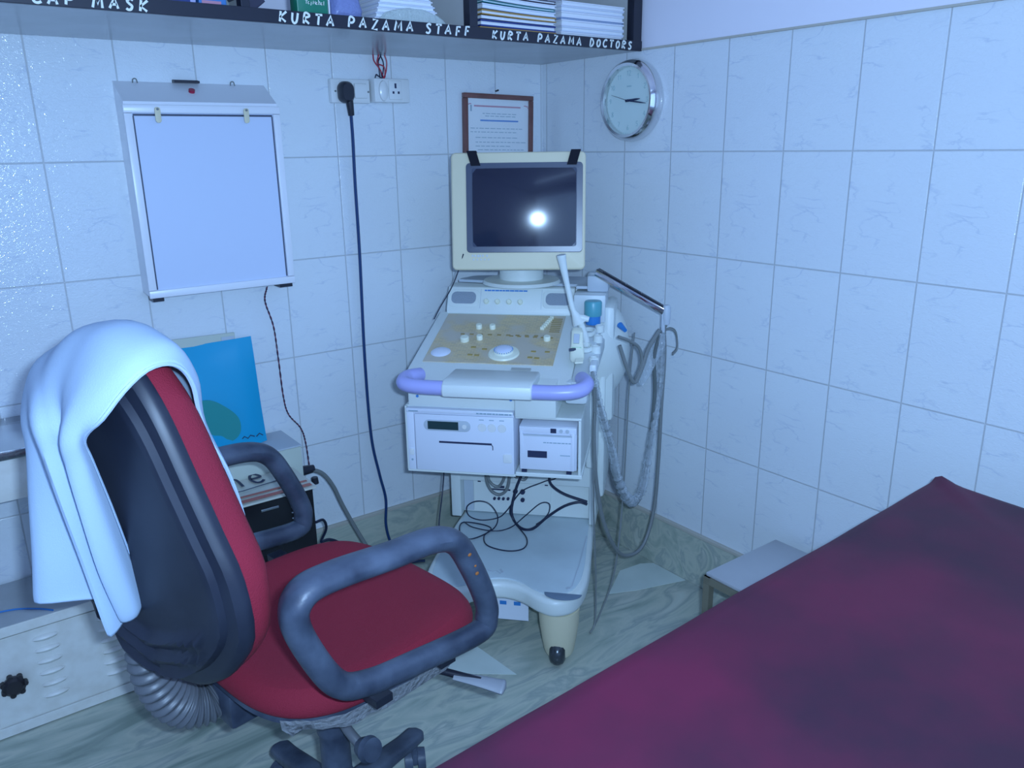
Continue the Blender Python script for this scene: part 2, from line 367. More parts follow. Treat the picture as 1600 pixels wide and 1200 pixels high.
# ---------------------------------------------------------------- stroke lettering
GL = {
 'A': [[(0, 0), (.45, 1), (.9, 0)], [(.18, .36), (.75, .36)]], 'C': [[(.8, .85), (.5, 1), (.15, .8), (0, .45), (.15, .1), (.5, 0), (.85, .12)]],
 'P': [[(0, 0), (.05, 1), (.55, .95), (.68, .7), (.5, .48), (.05, .45)]], 'M': [[(0, 0), (.15, 1), (.5, .3), (.85, 1), (1, 0)]],
 'S': [[(.68, .88), (.35, 1), (.05, .8), (.3, .55), (.6, .35), (.5, .05), (.2, 0), (0, .12)]], 'K': [[(0, 0), (.05, 1)], [(.75, 1), (.05, .45), (.75, 0)]],
 'U': [[(0, 1), (.03, .3), (.3, 0), (.6, .2), (.7, 1)]], 'R': [[(0, 0), (.05, 1), (.55, .95), (.66, .72), (.05, .48), (.72, 0)]],
 'T': [[(-.05, 1), (.85, 1)], [(.4, 1), (.38, 0)]], 'Z': [[(0, 1), (.7, 1), (0, 0), (.78, 0)]], 'F': [[(0, 0), (.04, 1), (.62, 1)], [(.03, .52), (.5, .54)]],
 'D': [[(0, 0), (.05, 1), (.45, .92), (.72, .5), (.45, .08), (0, 0)]], 'O': [[(.4, 1), (.08, .75), (.05, .3), (.35, 0), (.7, .25), (.72, .72), (.4, 1)]],
 'h': [[(0, 0), (0, 1.35)], [(0, .55), (.3, .85), (.58, .7), (.6, 0)]], 'e': [[(.05, .45), (.68, .5), (.55, .8), (.3, .88), (.03, .5), (.15, .08), (.45, 0), (.7, .15)]],
 'T2': [[(-.05, 1.3), (.9, 1.3)], [(.42, 1.3), (.42, 0)]],
 'a': [[(.5, .6), (.2, .62), (.05, .3), (.2, .02), (.5, .2), (.5, .62), (.55, 0)]], 'j': [[(.3, .6), (.28, -.2), (.05, -.3)], [(.3, .85), (.31, .9)]],
 'l': [[(.1, 1.1), (.1, 0), (.2, 0)]], '1': [[(.1, .8), (.35, 1), (.35, 0)]], '2': [[(0, .8), (.3, 1), (.6, .75), (0, 0), (.65, 0)]], '3': [[(0, .9), (.5, .95), (.3, .55), (.6, .3), (.3, 0), (0, .1)]],
 '4': [[(.5, 0), (.5, 1), (0, .3), (.7, .3)]], '5': [[(.6, 1), (.1, 1), (.08, .55), (.5, .55), (.5, .1), (0, 0)]], '6': [[(.5, 1), (.1, .5), (.1, .1), (.5, .05), (.55, .45), (.1, .45)]],
 '7': [[(0, 1), (.6, 1), (.25, 0)]], '8': [[(.3, .55), (.05, .8), (.3, 1), (.55, .8), (.3, .55), (.02, .25), (.3, 0), (.6, .25), (.3, .55)]], '9': [[(.5, .55), (.1, .55), (.1, .95), (.5, .95), (.5, .5), (.3, 0)]],
 '0': [[(.3, 1), (.05, .7), (.05, .3), (.3, 0), (.55, .3), (.55, .7), (.3, 1)]]}
def stroke(bm, pts, w, m, t=.0008):
    """flat brush stroke of width w along 2D pts (local xy), thickness t along local z"""
    n = len(pts); L_ = []; R_ = []
    for i, p in enumerate(pts):
        a = Vector(pts[max(0, i-1)]); b = Vector(pts[min(n-1, i+1)]); d = (b-a)
        if d.length < 1e-9: d = Vector((1, 0))
        d.normalize(); nn = Vector((-d.y, d.x)); p = Vector(p)
        L_.append(p+nn*w/2); R_.append(p-nn*w/2)
    tt = bmesh.new()
    for i in range(n-1):
        q = [L_[i], L_[i+1], R_[i+1], R_[i]]
        A = [tt.verts.new((x.x, x.y, 0)) for x in q]; B = [tt.verts.new((x.x, x.y, t)) for x in q]
        tt.faces.new(B); tt.faces.new(A[::-1])
        for k in range(4): tt.faces.new((A[k], A[(k+1) % 4], B[(k+1) % 4], B[k]))
    bmesh.ops.transform(tt, matrix=m, verts=tt.verts); merge(bm, tt)
def write(bm, text, m, h, adv, w, slant=.1, jit=.0, keys=None):
    x = 0
    for ch in (keys or text):
        if ch == ' ': x += adv*.8; continue
        j = random.uniform(-jit, jit)*h
        for s in GL[ch]:
            P = s if len(s) < 4 else [tuple(q[:2]) for q in catmull([(a, b, 0) for a, b in s], 4)] if ch in 'CSUODPRehaj23568902' else s
            stroke(bm, [(x+(a*h*.85)+b*h*slant, b*h+j) for a, b in P], w, m)
        x += adv*(1.18 if ch in 'MA' else 1.0)
    return x

# ---------------------------------------------------------------- wall shelf
SF = -.49
sh = thing('wall_shelf', 'long wall shelf with black front edge and hand painted white words above the viewer', 'shelf', (-1.5, -.25, 1.675))
def wloc(o): return -Vector(o.location)
def part(name, bm, m, parent, smooth=True, label=None):
    """mesh built in world coordinates, parented to an unrotated thing"""
    bmesh.ops.translate(bm, verts=bm.verts, vec=-Vector(parent.location))
    return obj(name, bm, m, parent, smooth, label=label)
bm = new(); box(bm, -3.05, -.004, SF+.012, -.001, 1.675, 1.697); part('shelf_board', bm, M['stone'], sh, False)
bm = new(); box(bm, -3.05, -.004, SF, SF+.011, 1.6735, 1.702, .001); part('front_edge', bm, M['blackpaint'], sh, False, 'black painted front edge')
for xa, xb in ((-.040, -.006), (-.63, -.605), (-1.225, -1.205)): bm = new(); box(bm, xa, xb, SF+.001, SF+.03, 1.700, 2.05, .001); part('upright', bm, M['blackpaint'], sh, False, 'black painted upright')
for x in (-.038, -.625, -1.222): bm = new(); box(bm, x, x+.015, SF+.031, -.002, 1.698, 2.05); part('divider', bm, M['shelfin'], sh, False)
bm = new(); box(bm, -3.05, -.006, SF, -.002, 2.051, 2.075); part('upper_board', bm, M['stone'], sh, False)
for txt, x0, h, adv in (('CAP MASK', -1.625, .0205, .0260), ('KURTA PAZAMA STAFF', -1.142, .0215, .0280), ('KURTA PAZAMA DOCTORS', -.560, .0195, .0255)):
    xw = x0
    for wd in txt.split():
        bm = new(); mm = axes((xw, SF-.0002, 1.6775), (1, 0, 0), (0, 0, 1), (0, -1, 0))
        xw += write(bm, wd, mm, h, adv, .0048, .16, .06)+adv*.8
        part('lettering', bm, M['letter'], sh, False, 'white hand painted word ' + wd)

# things on the shelf -----------------------------------------------------
def slab(name, label, cat, x0, x1, y0, y1, z0, t, cover, pages, group=None, rot=0., sag=0., overhang=.003):
    """a bound register lying flat: cover top and bottom plus page block; sag bends the left end"""
    cx, cy = (x0+x1)/2, (y0+y1)/2
    o = thing(name, label, cat, (cx, cy, z0), rot, group)
    def bend(bm):
        if sag:
            bmesh.ops.subdivide_edges(bm, edges=[e for e in bm.edges if abs(e.verts[0].co.x-e.verts[1].co.x) > .05], cuts=8)
            for v in bm.verts:
                k = (v.co.x-(x0-cx))/(x1-x0); v.co.z += sag*(1-k)**2
    hw, hd = (x1-x0)/2, (y1-y0)/2
    bm = new(); box(bm, -hw, hw, -hd, hd, .0, t*.24); box(bm, -hw, hw, -hd, hd, t*.76, t); bend(bm); obj('cover', bm, cover, o, False)
    bm = new(); box(bm, -hw+overhang, hw-overhang, -hd+overhang, hd-overhang, t*.25, t*.75); bend(bm); obj('pages', bm, pages, o, False)
    return o
cv = {n: mat('cover_'+n, c, .4) for n, c in dict(white=(.78, .80, .86), pale=(.68, .74, .84), navy=(.015, .04, .20), blue=(.05, .2, .5), teal=(.02, .25, .27), ochre=(.42, .25, .07), dark=(.03, .03, .06), grey=(.35, .36, .42), lilac=(.42, .42, .66), green=(.01, .20, .12)).items()}
stackR = [('white', .016, 'white register at the bottom of the white stack at the right end of the shelf'), ('pale', .014, 'white register with a pale blue cover edge, second from bottom of the right end stack'),
          ('white', .017, 'white register in the middle of the right end stack, third from bottom'), ('blue', .004, 'thin file with a blue edge in the right end stack'),
          ('white', .016, 'thick white register above the thin blue file in the right end stack'), ('pale', .014, 'white register second from the top of the right end stack'), ('white', .012, 'topmost white register of the right end stack')]
z = 1.6975
for i, (c, t, lb) in enumerate(stackR):
    dx = random.uniform(-.003, .003)
    slab('register', lb, 'book', -.305+dx, -.062+dx, -.468, -.14, z, t, cv[c], M['paper'], 'white registers stacked at the right end of the shelf'); z += t+.0005
slab('notebook', 'grey notebook lying on top of the white register stack', 'book', -.30, -.14, -.40, -.13, z, .012, cv['grey'], M['paper'])
stackL = [('ochre', .010, 'worn brown file at the bottom of the sagging stack beside the white registers'), ('navy', .016, 'dark navy file low in the sagging stack'), ('white', .007, 'thin white magazine between navy and ochre files'), ('ochre', .012, 'ochre brown file sagging in the middle of the mixed stack'),
          ('pale', .012, 'pale blue magazine sagging above the ochre file'), ('teal', .006, 'thin teal magazine near the top of the sagging stack'), ('white', .010, 'white magazine second from top of the sagging stack'), ('dark', .008, 'dark topped magazine lying on the sagging stack')]
z = 1.6975
for i, (c, t, lb) in enumerate(stackL):
    slab('file', lb, 'magazine', -.585+.002*i, -.325-.002*(i % 3), -.470, -.16, z, t, cv[c], M['paper'], 'mixed files beside the white registers', 0, .0015*i); z += t+.0015*(0 if i == 0 else 1)
# middle compartment
dk = thing('dark_book', 'dark book with white page edge leaning at a slant in the middle compartment', 'book', (-1.14, -.40, 1.6975))
mm = Matrix.Translation((0, 0, 0)) @ Matrix.Rotation(math.radians(-38), 4, 'Y')
bm = new(); box(bm, -.05, .0, -.06, .12, .03, .20, .002, mm @ I((.0, 0, .0))); obj('cover', bm, cv['dark'], dk, False)
bm = new(); box(bm, .0005, .016, -.058, .118, .032, .198, 0, mm); obj('pages', bm, M['paper'], dk, False)
gp = thing('green_packet', 'green packet with small white lettering standing in the middle compartment', 'packet', (-1.055, -.452, 1.6975))
bm = new(); box(bm, -.032, .045, -.012, .03, 0, .15, .004); obj('body', bm, cv['green'], gp)
bm = new(); 
write(bm, 'TajMahal', axes((-.012, -.0125, .026), (1, 0, 0), (0, 0, 1), (0, -1, 0)), .0075, .0062, .0014, .1, 0, ['T', 'a', 'j', 'M', 'a', 'h', 'a', 'l']); obj('lettering', bm, M['letter'], gp, False, label='small white lettering')
bm = new(); box(bm, .0455, .0485, -.0125, .03, 0, .15); obj('edge_strip', bm, M['paper'], gp, False)
def crumple(name, label, cat, x0, x1, y0, y1, z0, h, m, seed, taper=.35):
    bm = new(); bmesh.ops.create_icosphere(bm, subdivisions=4, radius=1)
    for v in bm.verts:
        c = v.co.copy(); s = [abs(k)**.6*(1 if k > 0 else -1) for k in c]
        n = noise.noise(Vector(c)*2.2+Vector((seed, 0, 0)))*.16+noise.noise(Vector(c)*6+Vector((seed, 3, 0)))*.06
        zz = max(-1, s[2]+n*1.2); k = 1-taper*(zz+1)/2
        v.co = Vector(((x1-x0)/2*(s[0]*k+n*.6), (y1-y0)/2*s[1]*k, h/2*(zz+1)))
    o = obj(name, bm, m, None, True, loc=((x0+x1)/2, (y0+y1)/2, z0)); return tag(o, label, cat)
crumple('plastic_bundle', 'blue grey crumpled plastic bundle beside the green packet', 'bundle', -1.0, -.90, -.46, -.34, 1.6975, .085, mat('blue_grey_film', (.22, .26, .50), .3, bump=.5, bscale=60), 3)
z = 1.6975
for i in range(6):
    slab('paper_pad', ['lowest white pad of the loose pile in the middle compartment', 'white pad second from the bottom of the loose pile', 'white pad third from the bottom of the loose pile', 'white pad fourth from the bottom of the loose pile', 'white pad second from the top of the loose pile', 'topmost white pad of the loose pile in the middle compartment'][i], 'pad',
         -.89+.004*i, -.70-.006*i, -.462, -.2, z, .011, cv['pale'] if i % 2 else cv['white'], M['paper'], 'white pads piled in the middle compartment'); z += .0115
crumple('polythene_bag', 'clear crumpled polythene bag spilling over the shelf edge beside white pads', 'bag', -.905, -.675, -.484, -.466, 1.6975, .035, mat('polythene', (.66, .74, .70), .2, alpha=.55, bump=.8, bscale=80), 9, .6)
# left compartment
z = 1.6975
for i, (c, lb, x0, x1) in enumerate((('white', 'white topped box lowest in the left compartment', -1.47, -1.40), ('lilac', 'lilac box in the left compartment', -1.395, -1.31), ('blue', 'blue and white box beside the lilac box', -1.31, -1.245))):
    o = thing('small_box', lb, 'box', ((x0+x1)/2, -.43, z)); hw = (x1-x0)/2-.003
    bm = new(); box(bm, -hw, hw, -.035, .05, 0, .06, .002); obj('body', bm, cv[c], o, False)
    bm = new(); box(bm, -hw, hw, -.0362, .05, .035, .037); box(bm, -hw+.006, hw-.012, -.0358, -.035, .008, .014); obj('printed_band', bm, cv['navy'] if i != 2 else M['ink_red'], o, False)
bm = new(); box(bm, -.006, .006, -.005, .08, 0, .05, .002)
tag(obj('glass_jar', new() if False else lathe(bm, [(.0, 0), (.022, 0), (.024, .006), (.024, .06), (.018, .07), (.018, .08), (0, .08)]), mat('pale_jar', (.55, .62, .62), .15, alpha=.6), None, True, loc=(-1.262+.03, -.38, 1.6975)), 'small pale jar at the right end of the left compartment', 'jar')

# ---------------------------------------------------------------- x-ray film viewing box on back wall
vb = thing('film_viewer', 'white wall mounted film viewing box with pale blue screen and red button', 'light box', (-1.21, 0, 1.03))
x0, x1 = -1.405, -1.010
yf = -.085
prof = [(0.0, 1.035), (yf, 1.030), (yf, 1.525), (0.0, 1.578)]
bm = new()
L0 = [V(x0, y, z) for y, z in prof]; R0_ = [V(x1, y, z) for y, z in prof]
loft(bm, [L0, R0_]); part('housing', bm, M['white'], vb, False)
bm = new()
for a, b, c, d in ((x0-.004, x0+.016, 1.0485, 1.4965), (x1-.016, x1+.004, 1.0485, 1.4965), (x0-.004, x1+.004, 1.028, 1.048), (x0-.004, x1+.004, 1.497, 1.517)):
    box(bm, a, b, yf-.010, yf-.001, c, d, .002)
part('screen_frame', bm, M['white'], vb, True)
bm = new(); box(bm, x0+.016, x1-.016, yf-.004, yf-.001, 1.048, 1.497); part('screen', bm, M['opal'], vb, False, 'pale blue opal screen')
bm = new(); box(bm, x0+.018, x1-.018, yf-.0055, yf-.004, 1.490, 1.495); box(bm, x0+.017, x0+.020, yf-.0055, yf-.004, 1.05, 1.49); box(bm, x1-.020, x1-.017, yf-.0055, yf-.004, 1.05, 1.49); part('gasket', bm, M['mdark'], vb, False)
for cx in (-1.330, -1.103):
    bm = new(); prism(bm, rrect(.014, .038, .006), 0, .004, axes((cx, yf-.015, 1.492), (1, 0, .12 if cx > -1.2 else 0), (0, 0, 1), (0, -1, 0)), .001)
    cl_ = part('film_clip', bm, M['cream'], vb)
    bm = new(); cyl(bm, (cx, yf-.019, 1.506), (cx, yf-.022, 1.506), .003); bmesh.ops.translate(bm, verts=bm.verts, vec=-Vector(vb.location)); obj('rivet', bm, M['pvc'], cl_)
nrm = Vector((0, -.53, .85)).normalized()
bm = new(); cyl(bm, V(-1.222, -.040, 1.552), V(-1.222, -.040, 1.552)+nrm*.008, .008); part('button', bm, M['red_lens'], vb, True, 'dark red button')
bm = new(); box(bm, -1.258, -1.192, -.0, -.006, 1.578, 1.585); box(bm, -1.258, -1.192, -.02, -.0, 1.577, 1.583); part('vent', bm, M['blackpl'], vb, False)
for cx in (-1.352, -1.10): bm = new(); tube(bm, [(cx-.006, -.006, 1.574), (cx-.004, -.006, 1.583), (cx+.003, -.006, 1.584), (cx+.006, -.006, 1.574)], .0016, 6, 4); part('hanging_loop', bm, M['pvc'], vb)
for xa, xb in ((-1.050, -1.012), (-1.40, -1.372)): bm = new(); box(bm, xa, xb, yf, yf+.05, 1.017, 1.0275); part('foot', bm, M['blackpl'], vb, False)

# ---------------------------------------------------------------- switch boards, plug, wires
sb = thing('switch_board', 'cream double switch board holding the black plug', 'socket', (-.75, 0, 1.568))
bm = new(); box(bm, -.815, -.688, -.022, 0, 1.534, 1.602, .004); part('backplate', bm, M['switch'], sb)
bm = new(); box(bm, -.790, -.745, -.027, -.0215, 1.540, 1.596, .002); box(bm, -.742, -.700, -.030, -.0215, 1.548, 1.590, .003); part('switch_module', bm, M['switch'], sb)
for x in (-.802, -.694): bm = new(); cyl(bm, (x, -.0215, 1.567), (x, -.024, 1.567), .003, seg=10); part('screw', bm, M['pvc'], sb)
sb2 = thing('switch_board', 'cream switch board with glossy rocker switch and empty three pin socket', 'socket', (-.63, 0, 1.57))
bm = new(); box(bm, -.684, -.562, -.045, 0, 1.537, 1.606, .004); part('backplate', bm, M['switch'], sb2)
bm = new(); lathe(bm, [(.0, 0), (.016, 0), (.015, .006), (.009, .010), (0, .011)], 20, axes((-.655, -.0445, 1.570), (1, 0, 0), (0, 0, 1.9), (0, -1, 0))); part('rocker_switch', bm, M['switch'], sb2)
bm = new(); box(bm, -.637, -.592, -.050, -.0445, 1.545, 1.600, .002); part('socket_plate', bm, M['switch'], sb2)
for q in ((-.618, -.612, -.0512, -.0498, 1.578, 1.592), (-.626, -.620, -.0512, -.0498, 1.562, 1.569), (-.608, -.602, -.0512, -.0498, 1.562, 1.569)): bm = new(); box(bm, *q); part('socket_hole', bm, M['ink'], sb2, False)
pc = thing('power_cable', 'dark blue cord with black plug hanging from the left switch board to the floor', 'cord', (-.775, -.05, 1.56))
bm = new()
loft(bm, [[V(-.778+x*k*1.0, -.031-d, 1.563+z*k) for x, z in rrect(.046, .062, .020)] for k, d in ((.95, 0), (1, .006), (.95, .022), (.75, .032))])
tube(bm, [(-.772, -.048, 1.548), (-.768, -.045, 1.520), (-.765, -.042, 1.498)], lambda t: .012-.003*t, 12, 4); part('plug', bm, M['blackpl'], pc, True, 'black moulded plug')
bm = new(); tube(bm, [(-.766, -.042, 1.503), (-.762, -.035, 1.43), (-.762, -.03, 1.30), (-.763, -.03, 1.078), (-.770, -.03, .745), (-.766, -.03, .477), (-.745, -.03, .332), (-.727, -.03, .232), (-.735, -.035, .136), (-.722, -.045, .06), (-.70, -.09, .010), (-.64, -.13, .007)], .0048, 8, 8)
part('cable', bm, M['cordblue'], pc)
sw = [[(-.672, -.025, 1.674), (-.672, -.03, 1.655), (-.654, -.03, 1.632), (-.645, -.035, 1.606)], [(-.636, -.03, 1.674), (-.630, -.03, 1.655), (-.633, -.03, 1.630), (-.645, -.035, 1.606)], [(-.655, -.03, 1.674), (-.662, -.03, 1.65), (-.640, -.03, 1.64), (-.638, -.03, 1.615), (-.645, -.035, 1.606)]]
sk = [[(-.645, -.025, 1.674), (-.660, -.03, 1.648), (-.652, -.03, 1.628), (-.65, -.035, 1.606)], [(-.655, -.025, 1.674), (-.655, -.025, 1.64), (-.655, -.03, 1.606)], [(-.648, -.025, 1.674), (-.640, -.028, 1.65), (-.645, -.03, 1.62), (-.655, -.04, 1.607), (-.667, -.04, 1.613), (-.673, -.04, 1.616), (-.677, -.04, 1.607)]]
wr = thing('loose_wires', 'tangle of thin red and black wires between shelf and right switch board', 'wire', (-.65, -.03, 1.606))
for s in sw: bm = new(); tube(bm, s, .0020, 6, 8); part('red_wire', bm, M['wirered'], wr, True, 'red wire')
for s in sk: bm = new(); tube(bm, s, .0018, 6, 8); part('black_wire', bm, M['cordblack'], wr, True, 'black wire')

# ---------------------------------------------------------------- certificate
ct = thing('framed_certificate', 'framed certificate with thin brown frame, hung on the back wall behind the monitor', 'picture', (-.2, 0, 1.36))
R = Matrix.Translation((-.2, 0, 1.43)) @ Matrix.Rotation(math.radians(1.2), 4, 'Y') @ Matrix.Translation((.2, 0, -1.43))
bm = new()
X0, X1, Z0, Z1 = -.345, -.055, 1.17, 1.572
for a, b, c, d in ((X0, X0+.0155, Z0+.0165, Z1-.0165), (X1-.0155, X1, Z0+.0165, Z1-.0165), (X0, X1, Z1-.016, Z1), (X0, X1, Z0, Z0+.016)): box(bm, a, b, -.018, -.001, c, d, .002, R)
part('frame', bm, M['wood'], ct)
bm = new(); box(bm, X0+.014, X1-.014, -.007, -.003, Z0+.014, Z1-.014, 0, R); part('certificate_sheet', bm, M['paper'], ct, False)
bm = new()
box(bm, X0+.045, X1-.05, -.0078, -.0072, 1.530, 1.535, 0, R)
for k in range(5):
    for sx in (-1, 1):
        cx = (-.2)+sx*.115; a = math.radians(90-sx*(k*22)); box(bm, cx+.022*math.cos(a)-.005, cx+.022*math.cos(a)+.004, -.0078, -.0072, 1.515+.022*math.sin(a), 1.518+.022*math.sin(a), 0, R)
part('red_heading', bm, M['ink_red'], ct, False, 'faded red heading')
bm = new(); box(bm, X0+.07, X1-.06, -.0078, -.0072, 1.484, 1.489, 0, R); part('blue_line', bm, M['ink_blue'], ct, False, 'blue line of text')
bm = new()
for k, (a, b, z) in enumerate(((.08, .10, 1.508), (.09, .09, 1.500), (.03, .06, 1.460), (.03, .10, 1.448), (.05, .08, 1.43), (.05, .05, 1.415), (.05, .12, 1.402), (.06, .06, 1.39))):
    xx = X0+a
    while xx < X1-b+.02:
        ww = random.uniform(.008, .022); box(bm, xx, xx+ww, -.0077, -.0072, z, z+.0022, 0, R); xx += ww+.005
box(bm, X0+.030, X0+.036, -.0077, -.0072, 1.515, 1.535, 0, R)
part('small_text', bm, M['ink_grey'], ct, False)
bm = new(); box(bm, X0+.012, X1-.012, -.0125, -.0105, Z0+.012, Z1-.012, 0, R); part('glass', bm, M['glass'], ct, False)
bm = new(); cyl(bm, (-.203, -.001, 1.583), (-.203, -.016, 1.585), .003, seg=8); part('nail', bm, M['blackpl'], ct)

# ---------------------------------------------------------------- clock on right wall
ck = thing('wall_clock', 'round wall clock with wide chrome rim and pale dial on the right wall', 'clock', (0, -.462, 1.533))
mc = axes((0, -.462, 1.533), (0, -1, 0), (0, 0, 1), (-1, 0, 0))  # local z points into the room
def cpart(name, bm, m, smooth=True, label=None, par=None):
    bmesh.ops.transform(bm, matrix=mc, verts=bm.verts); bmesh.ops.translate(bm, verts=bm.verts, vec=-Vector(ck.location))
    return obj(name, bm, m, par or ck, smooth, label=label)
bm = new(); lathe(bm, [(.108, .0), (.121, .004), (.122, .014), (.117, .034), (.109, .043), (.101, .041), (.099, .030)], 64); cpart('rim', bm, M['chrome'])
bm = new(); lathe(bm, [(0, .026), (.104, .026), (.106, .022), (0, .020)], 64); dl = cpart('dial', bm, M['dial'])
bm = new()
for k in range(12):
    a = math.radians(90-30*(k+1)); s = str(k+1)
    cx, cy = .080*math.cos(a), .080*math.sin(a)
    write(bm, s, axes((cx-.005*len(s)-.001, cy-.0065, .0262), (1, 0, 0), (0, 1, 0), (0, 0, 1)), .014, .0095, .0016, 0)
for k in range(60):
    a = math.radians(6*k); stroke(bm, [(.096*math.cos(a), .096*math.sin(a)), (.098*math.cos(a), .098*math.sin(a))], .0008, I((0, 0, .0262)))
box(bm, -.010, .010, .040, .044, .0262, .0268)
cpart('numerals', bm, mat('pale_numerals', (.42, .60, .62), .5), False, None, dl)
def hand(name, ang, ln, wd, z, back=.012):
    a = math.radians(ang); d = (math.cos(a), math.sin(a)); bm = new()
    t = new(); prism(t, [(-back, -wd*.6), (ln*.7, -wd*.5), (ln, -wd*.15), (ln, wd*.15), (ln*.7, wd*.5), (-back, wd*.6)], z, z+.0012, Matrix.Rotation(a, 4, 'Z')); merge(bm, t)
    cyl(bm, (0, 0, z), (0, 0, z+.0015), .004, seg=12); cpart(name, bm, M['ink'], False)
hand('hour_hand', 4, .050, .006, .0285); hand('minute_hand', -8, .078, .004, .0302); hand('second_hand', 165, .075, .0012, .032)

# ---------------------------------------------------------------- cream box, bag, black unit, newspaper at back wall
cb = thing('voltage_box', 'pale cream metal box standing against the back wall under the blue bag', 'box', (-1.27, -.09, 0))
bm = new(); box(bm, -1.53, -1.066, -.176, -.014, .0, .554, .004); part('case', bm, M['box_cream'], cb)
bm = new(); box(bm, -1.53, -1.066, -.178, -.014, .5545, .559, .001); part('lid', bm, M['mgrey'], cb, False)
bm = new(); box(bm, -1.36, -1.335, -.186, -.1785, .512, .530, .002); part('latch', bm, M['blackpl'], cb)
bu = thing('black_unit', 'glossy black metal unit with vent slots beside the chair, newspaper on top', 'electrical box', (-1.26, -.28, 0))
bm = new(); box(bm, -1.47, -1.110, -.350, -.19, 0, .492, .004); part('case', bm, M['box_black'], bu)
for k in range(5):
    for xx in (-1.178, -1.345): bm = new(); box(bm, xx, xx+.034, -.3535, -.3502, .468-.017*k, .471-.017*k, .0005, None); part('vent_slot', bm, M['mgrey'], bu, False)
bm = new(); box(bm, -1.262, -1.213, -.3545, -.3502, .462, .469, .001); part('handle_slot', bm, M['steel'], bu, False)
nw = thing('newspaper', 'folded newspaper in clear plastic with a large printed headline, on the black unit', 'newspaper', (-1.27, -.27, .493))
bm = new()
def nz(x, y): return .499+.0025*math.sin((x+1.5)*22)*math.sin((y+.36)*16)
NXn, NYn = 16, 8
vv = []; v2 = []
for j in range(NYn+1):
    y = -.362+.176*j/NYn
    vv.append([bm.verts.new((-1.475+.372*i/NXn, y, nz(-1.475+.372*i/NXn, y))) for i in range(NXn+1)]); v2.append([bm.verts.new((-1.475+.372*i/NXn, y, .4935)) for i in range(NXn+1)])
for j in range(NYn):
    for i in range(NXn): bm.faces.new((vv[j][i], vv[j][i+1], vv[j+1][i+1], vv[j+1][i])); bm.faces.new((v2[j][i], v2[j+1][i], v2[j+1][i+1], v2[j][i+1]))
for i in range(NXn): bm.faces.new((vv[0][i], v2[0][i], v2[0][i+1], vv[0][i+1])); bm.faces.new((vv[NYn][i], vv[NYn][i+1], v2[NYn][i+1], v2[NYn][i]))
for j in range(NYn): bm.faces.new((vv[j][0], vv[j+1][0], v2[j+1][0], v2[j][0])); bm.faces.new((vv[j][NXn], v2[j][NXn], v2[j+1][NXn], vv[j+1][NXn]))
part('sheet', bm, M['newsprint'], nw)
for ch_, x in (('T2', -1.360), ('h', -1.297), ('e', -1.238)):
    bm = new(); mm = axes((x, -.243, .5022), (1, 0, 0), (0, 1.45, 0), (0, 0, 1)); write(bm, 'Z', mm, .054, .06, .0078, 0, 0, [ch_]); part('headline_letter', bm, M['ink'], nw, False, 'large dark headline letter')
bm = new(); mm = axes((-1.30, -.248, .5022), (1, 0, 0), (0, 1, 0), (0, 0, 1)); stroke(bm, [(-.04, -.022), (.02, -.026), (.08, -.018), (.12, -.014), (.16, -.020)], .004, mm); part('underline', bm, M['ink'], nw, False)
for a_0, b_0 in ((-.352, -.335), (-.318, -.308)): bm = new(); box(bm, -1.465, -1.112, a_0, b_0, .5016, .5024); part('red_band', bm, M['newsred'], nw, False, 'dark red printed band')
bg = None
bm = new()
NX, NZ = 14, 12
F_ = []; B_ = []
for j in range(NZ+1):
    r1 = []; r2 = []
    for i in range(NX+1):
        u, v = i/NX, j/NZ
        xx = -1.52+.385*u+.0*v; zz = .562+.315*v-(.006*math.sin(u*3.0))
        e = math.sin(math.pi*u)**.4*math.sin(math.pi*min(1, v*.9+.1))**.5 if 0 < u < 1 else 0
        yy = -.085+.055*v+.006*math.sin(u*7+v*4)
        r1.append(V(xx, yy-.022*e, zz)); r2.append(V(xx, yy+.014*e+.002, zz))
    F_.append(r1); B_.append(r2)
a = [[bm.verts.new(p) for p in r] for r in F_]; b = [[bm.verts.new(p) for p in r] for r in B_]
for j in range(NZ):
    for i in range(NX): bm.faces.new((a[j][i], a[j][i+1], a[j+1][i+1], a[j+1][i])); bm.faces.new((b[j][i], b[j+1][i], b[j+1][i+1], b[j][i+1]))
for i in range(NX): bm.faces.new((a[0][i], b[0][i], b[0][i+1], a[0][i+1])); bm.faces.new((a[NZ][i], a[NZ][i+1], b[NZ][i+1], b[NZ][i]))
for j in range(NZ): bm.faces.new((a[j][0], a[j+1][0], b[j+1][0], b[j][0])); bm.faces.new((a[j][NX], b[j][NX], b[j+1][NX], a[j+1][NX]))
bg = thing('blue_bag', 'bright blue plastic packet standing upright on the cream box', 'bag', (-1.33, -.08, .56))
part('packet', bm, M['bag'], bg)
bm = new(); prism(bm, [(p.x, p.y) for p in catmull([(-1.42, .60, 0), (-1.30, .580, 0), (-1.225, .598, 0), (-1.215, .65, 0), (-1.25, .695, 0), (-1.30, .725, 0), (-1.36, .71, 0), (-1.42, .67, 0)], 5, True)], .094, .0985, axes((0, 0, 0), (1, 0, 0), (0, 0, 1), (0, -1, 0)))
part('green_patch', bm, mat('green_print', (.03, .30, .30), .3), bg, False, 'greenish printed patch')
bm = new(); mm = axes((-1.215, -.094, .585), (1, 0, 0), (0, 0, 1), (0, -1, 0)); stroke(bm, [(0, 0), (.01, .008), (.02, 0), (.028, .008), (.04, .002)], .003, mm); stroke(bm, [(.045, .0), (.055, .008), (.065, 0)], .003, mm); part('scribble', bm, M['ink'], bg, False)

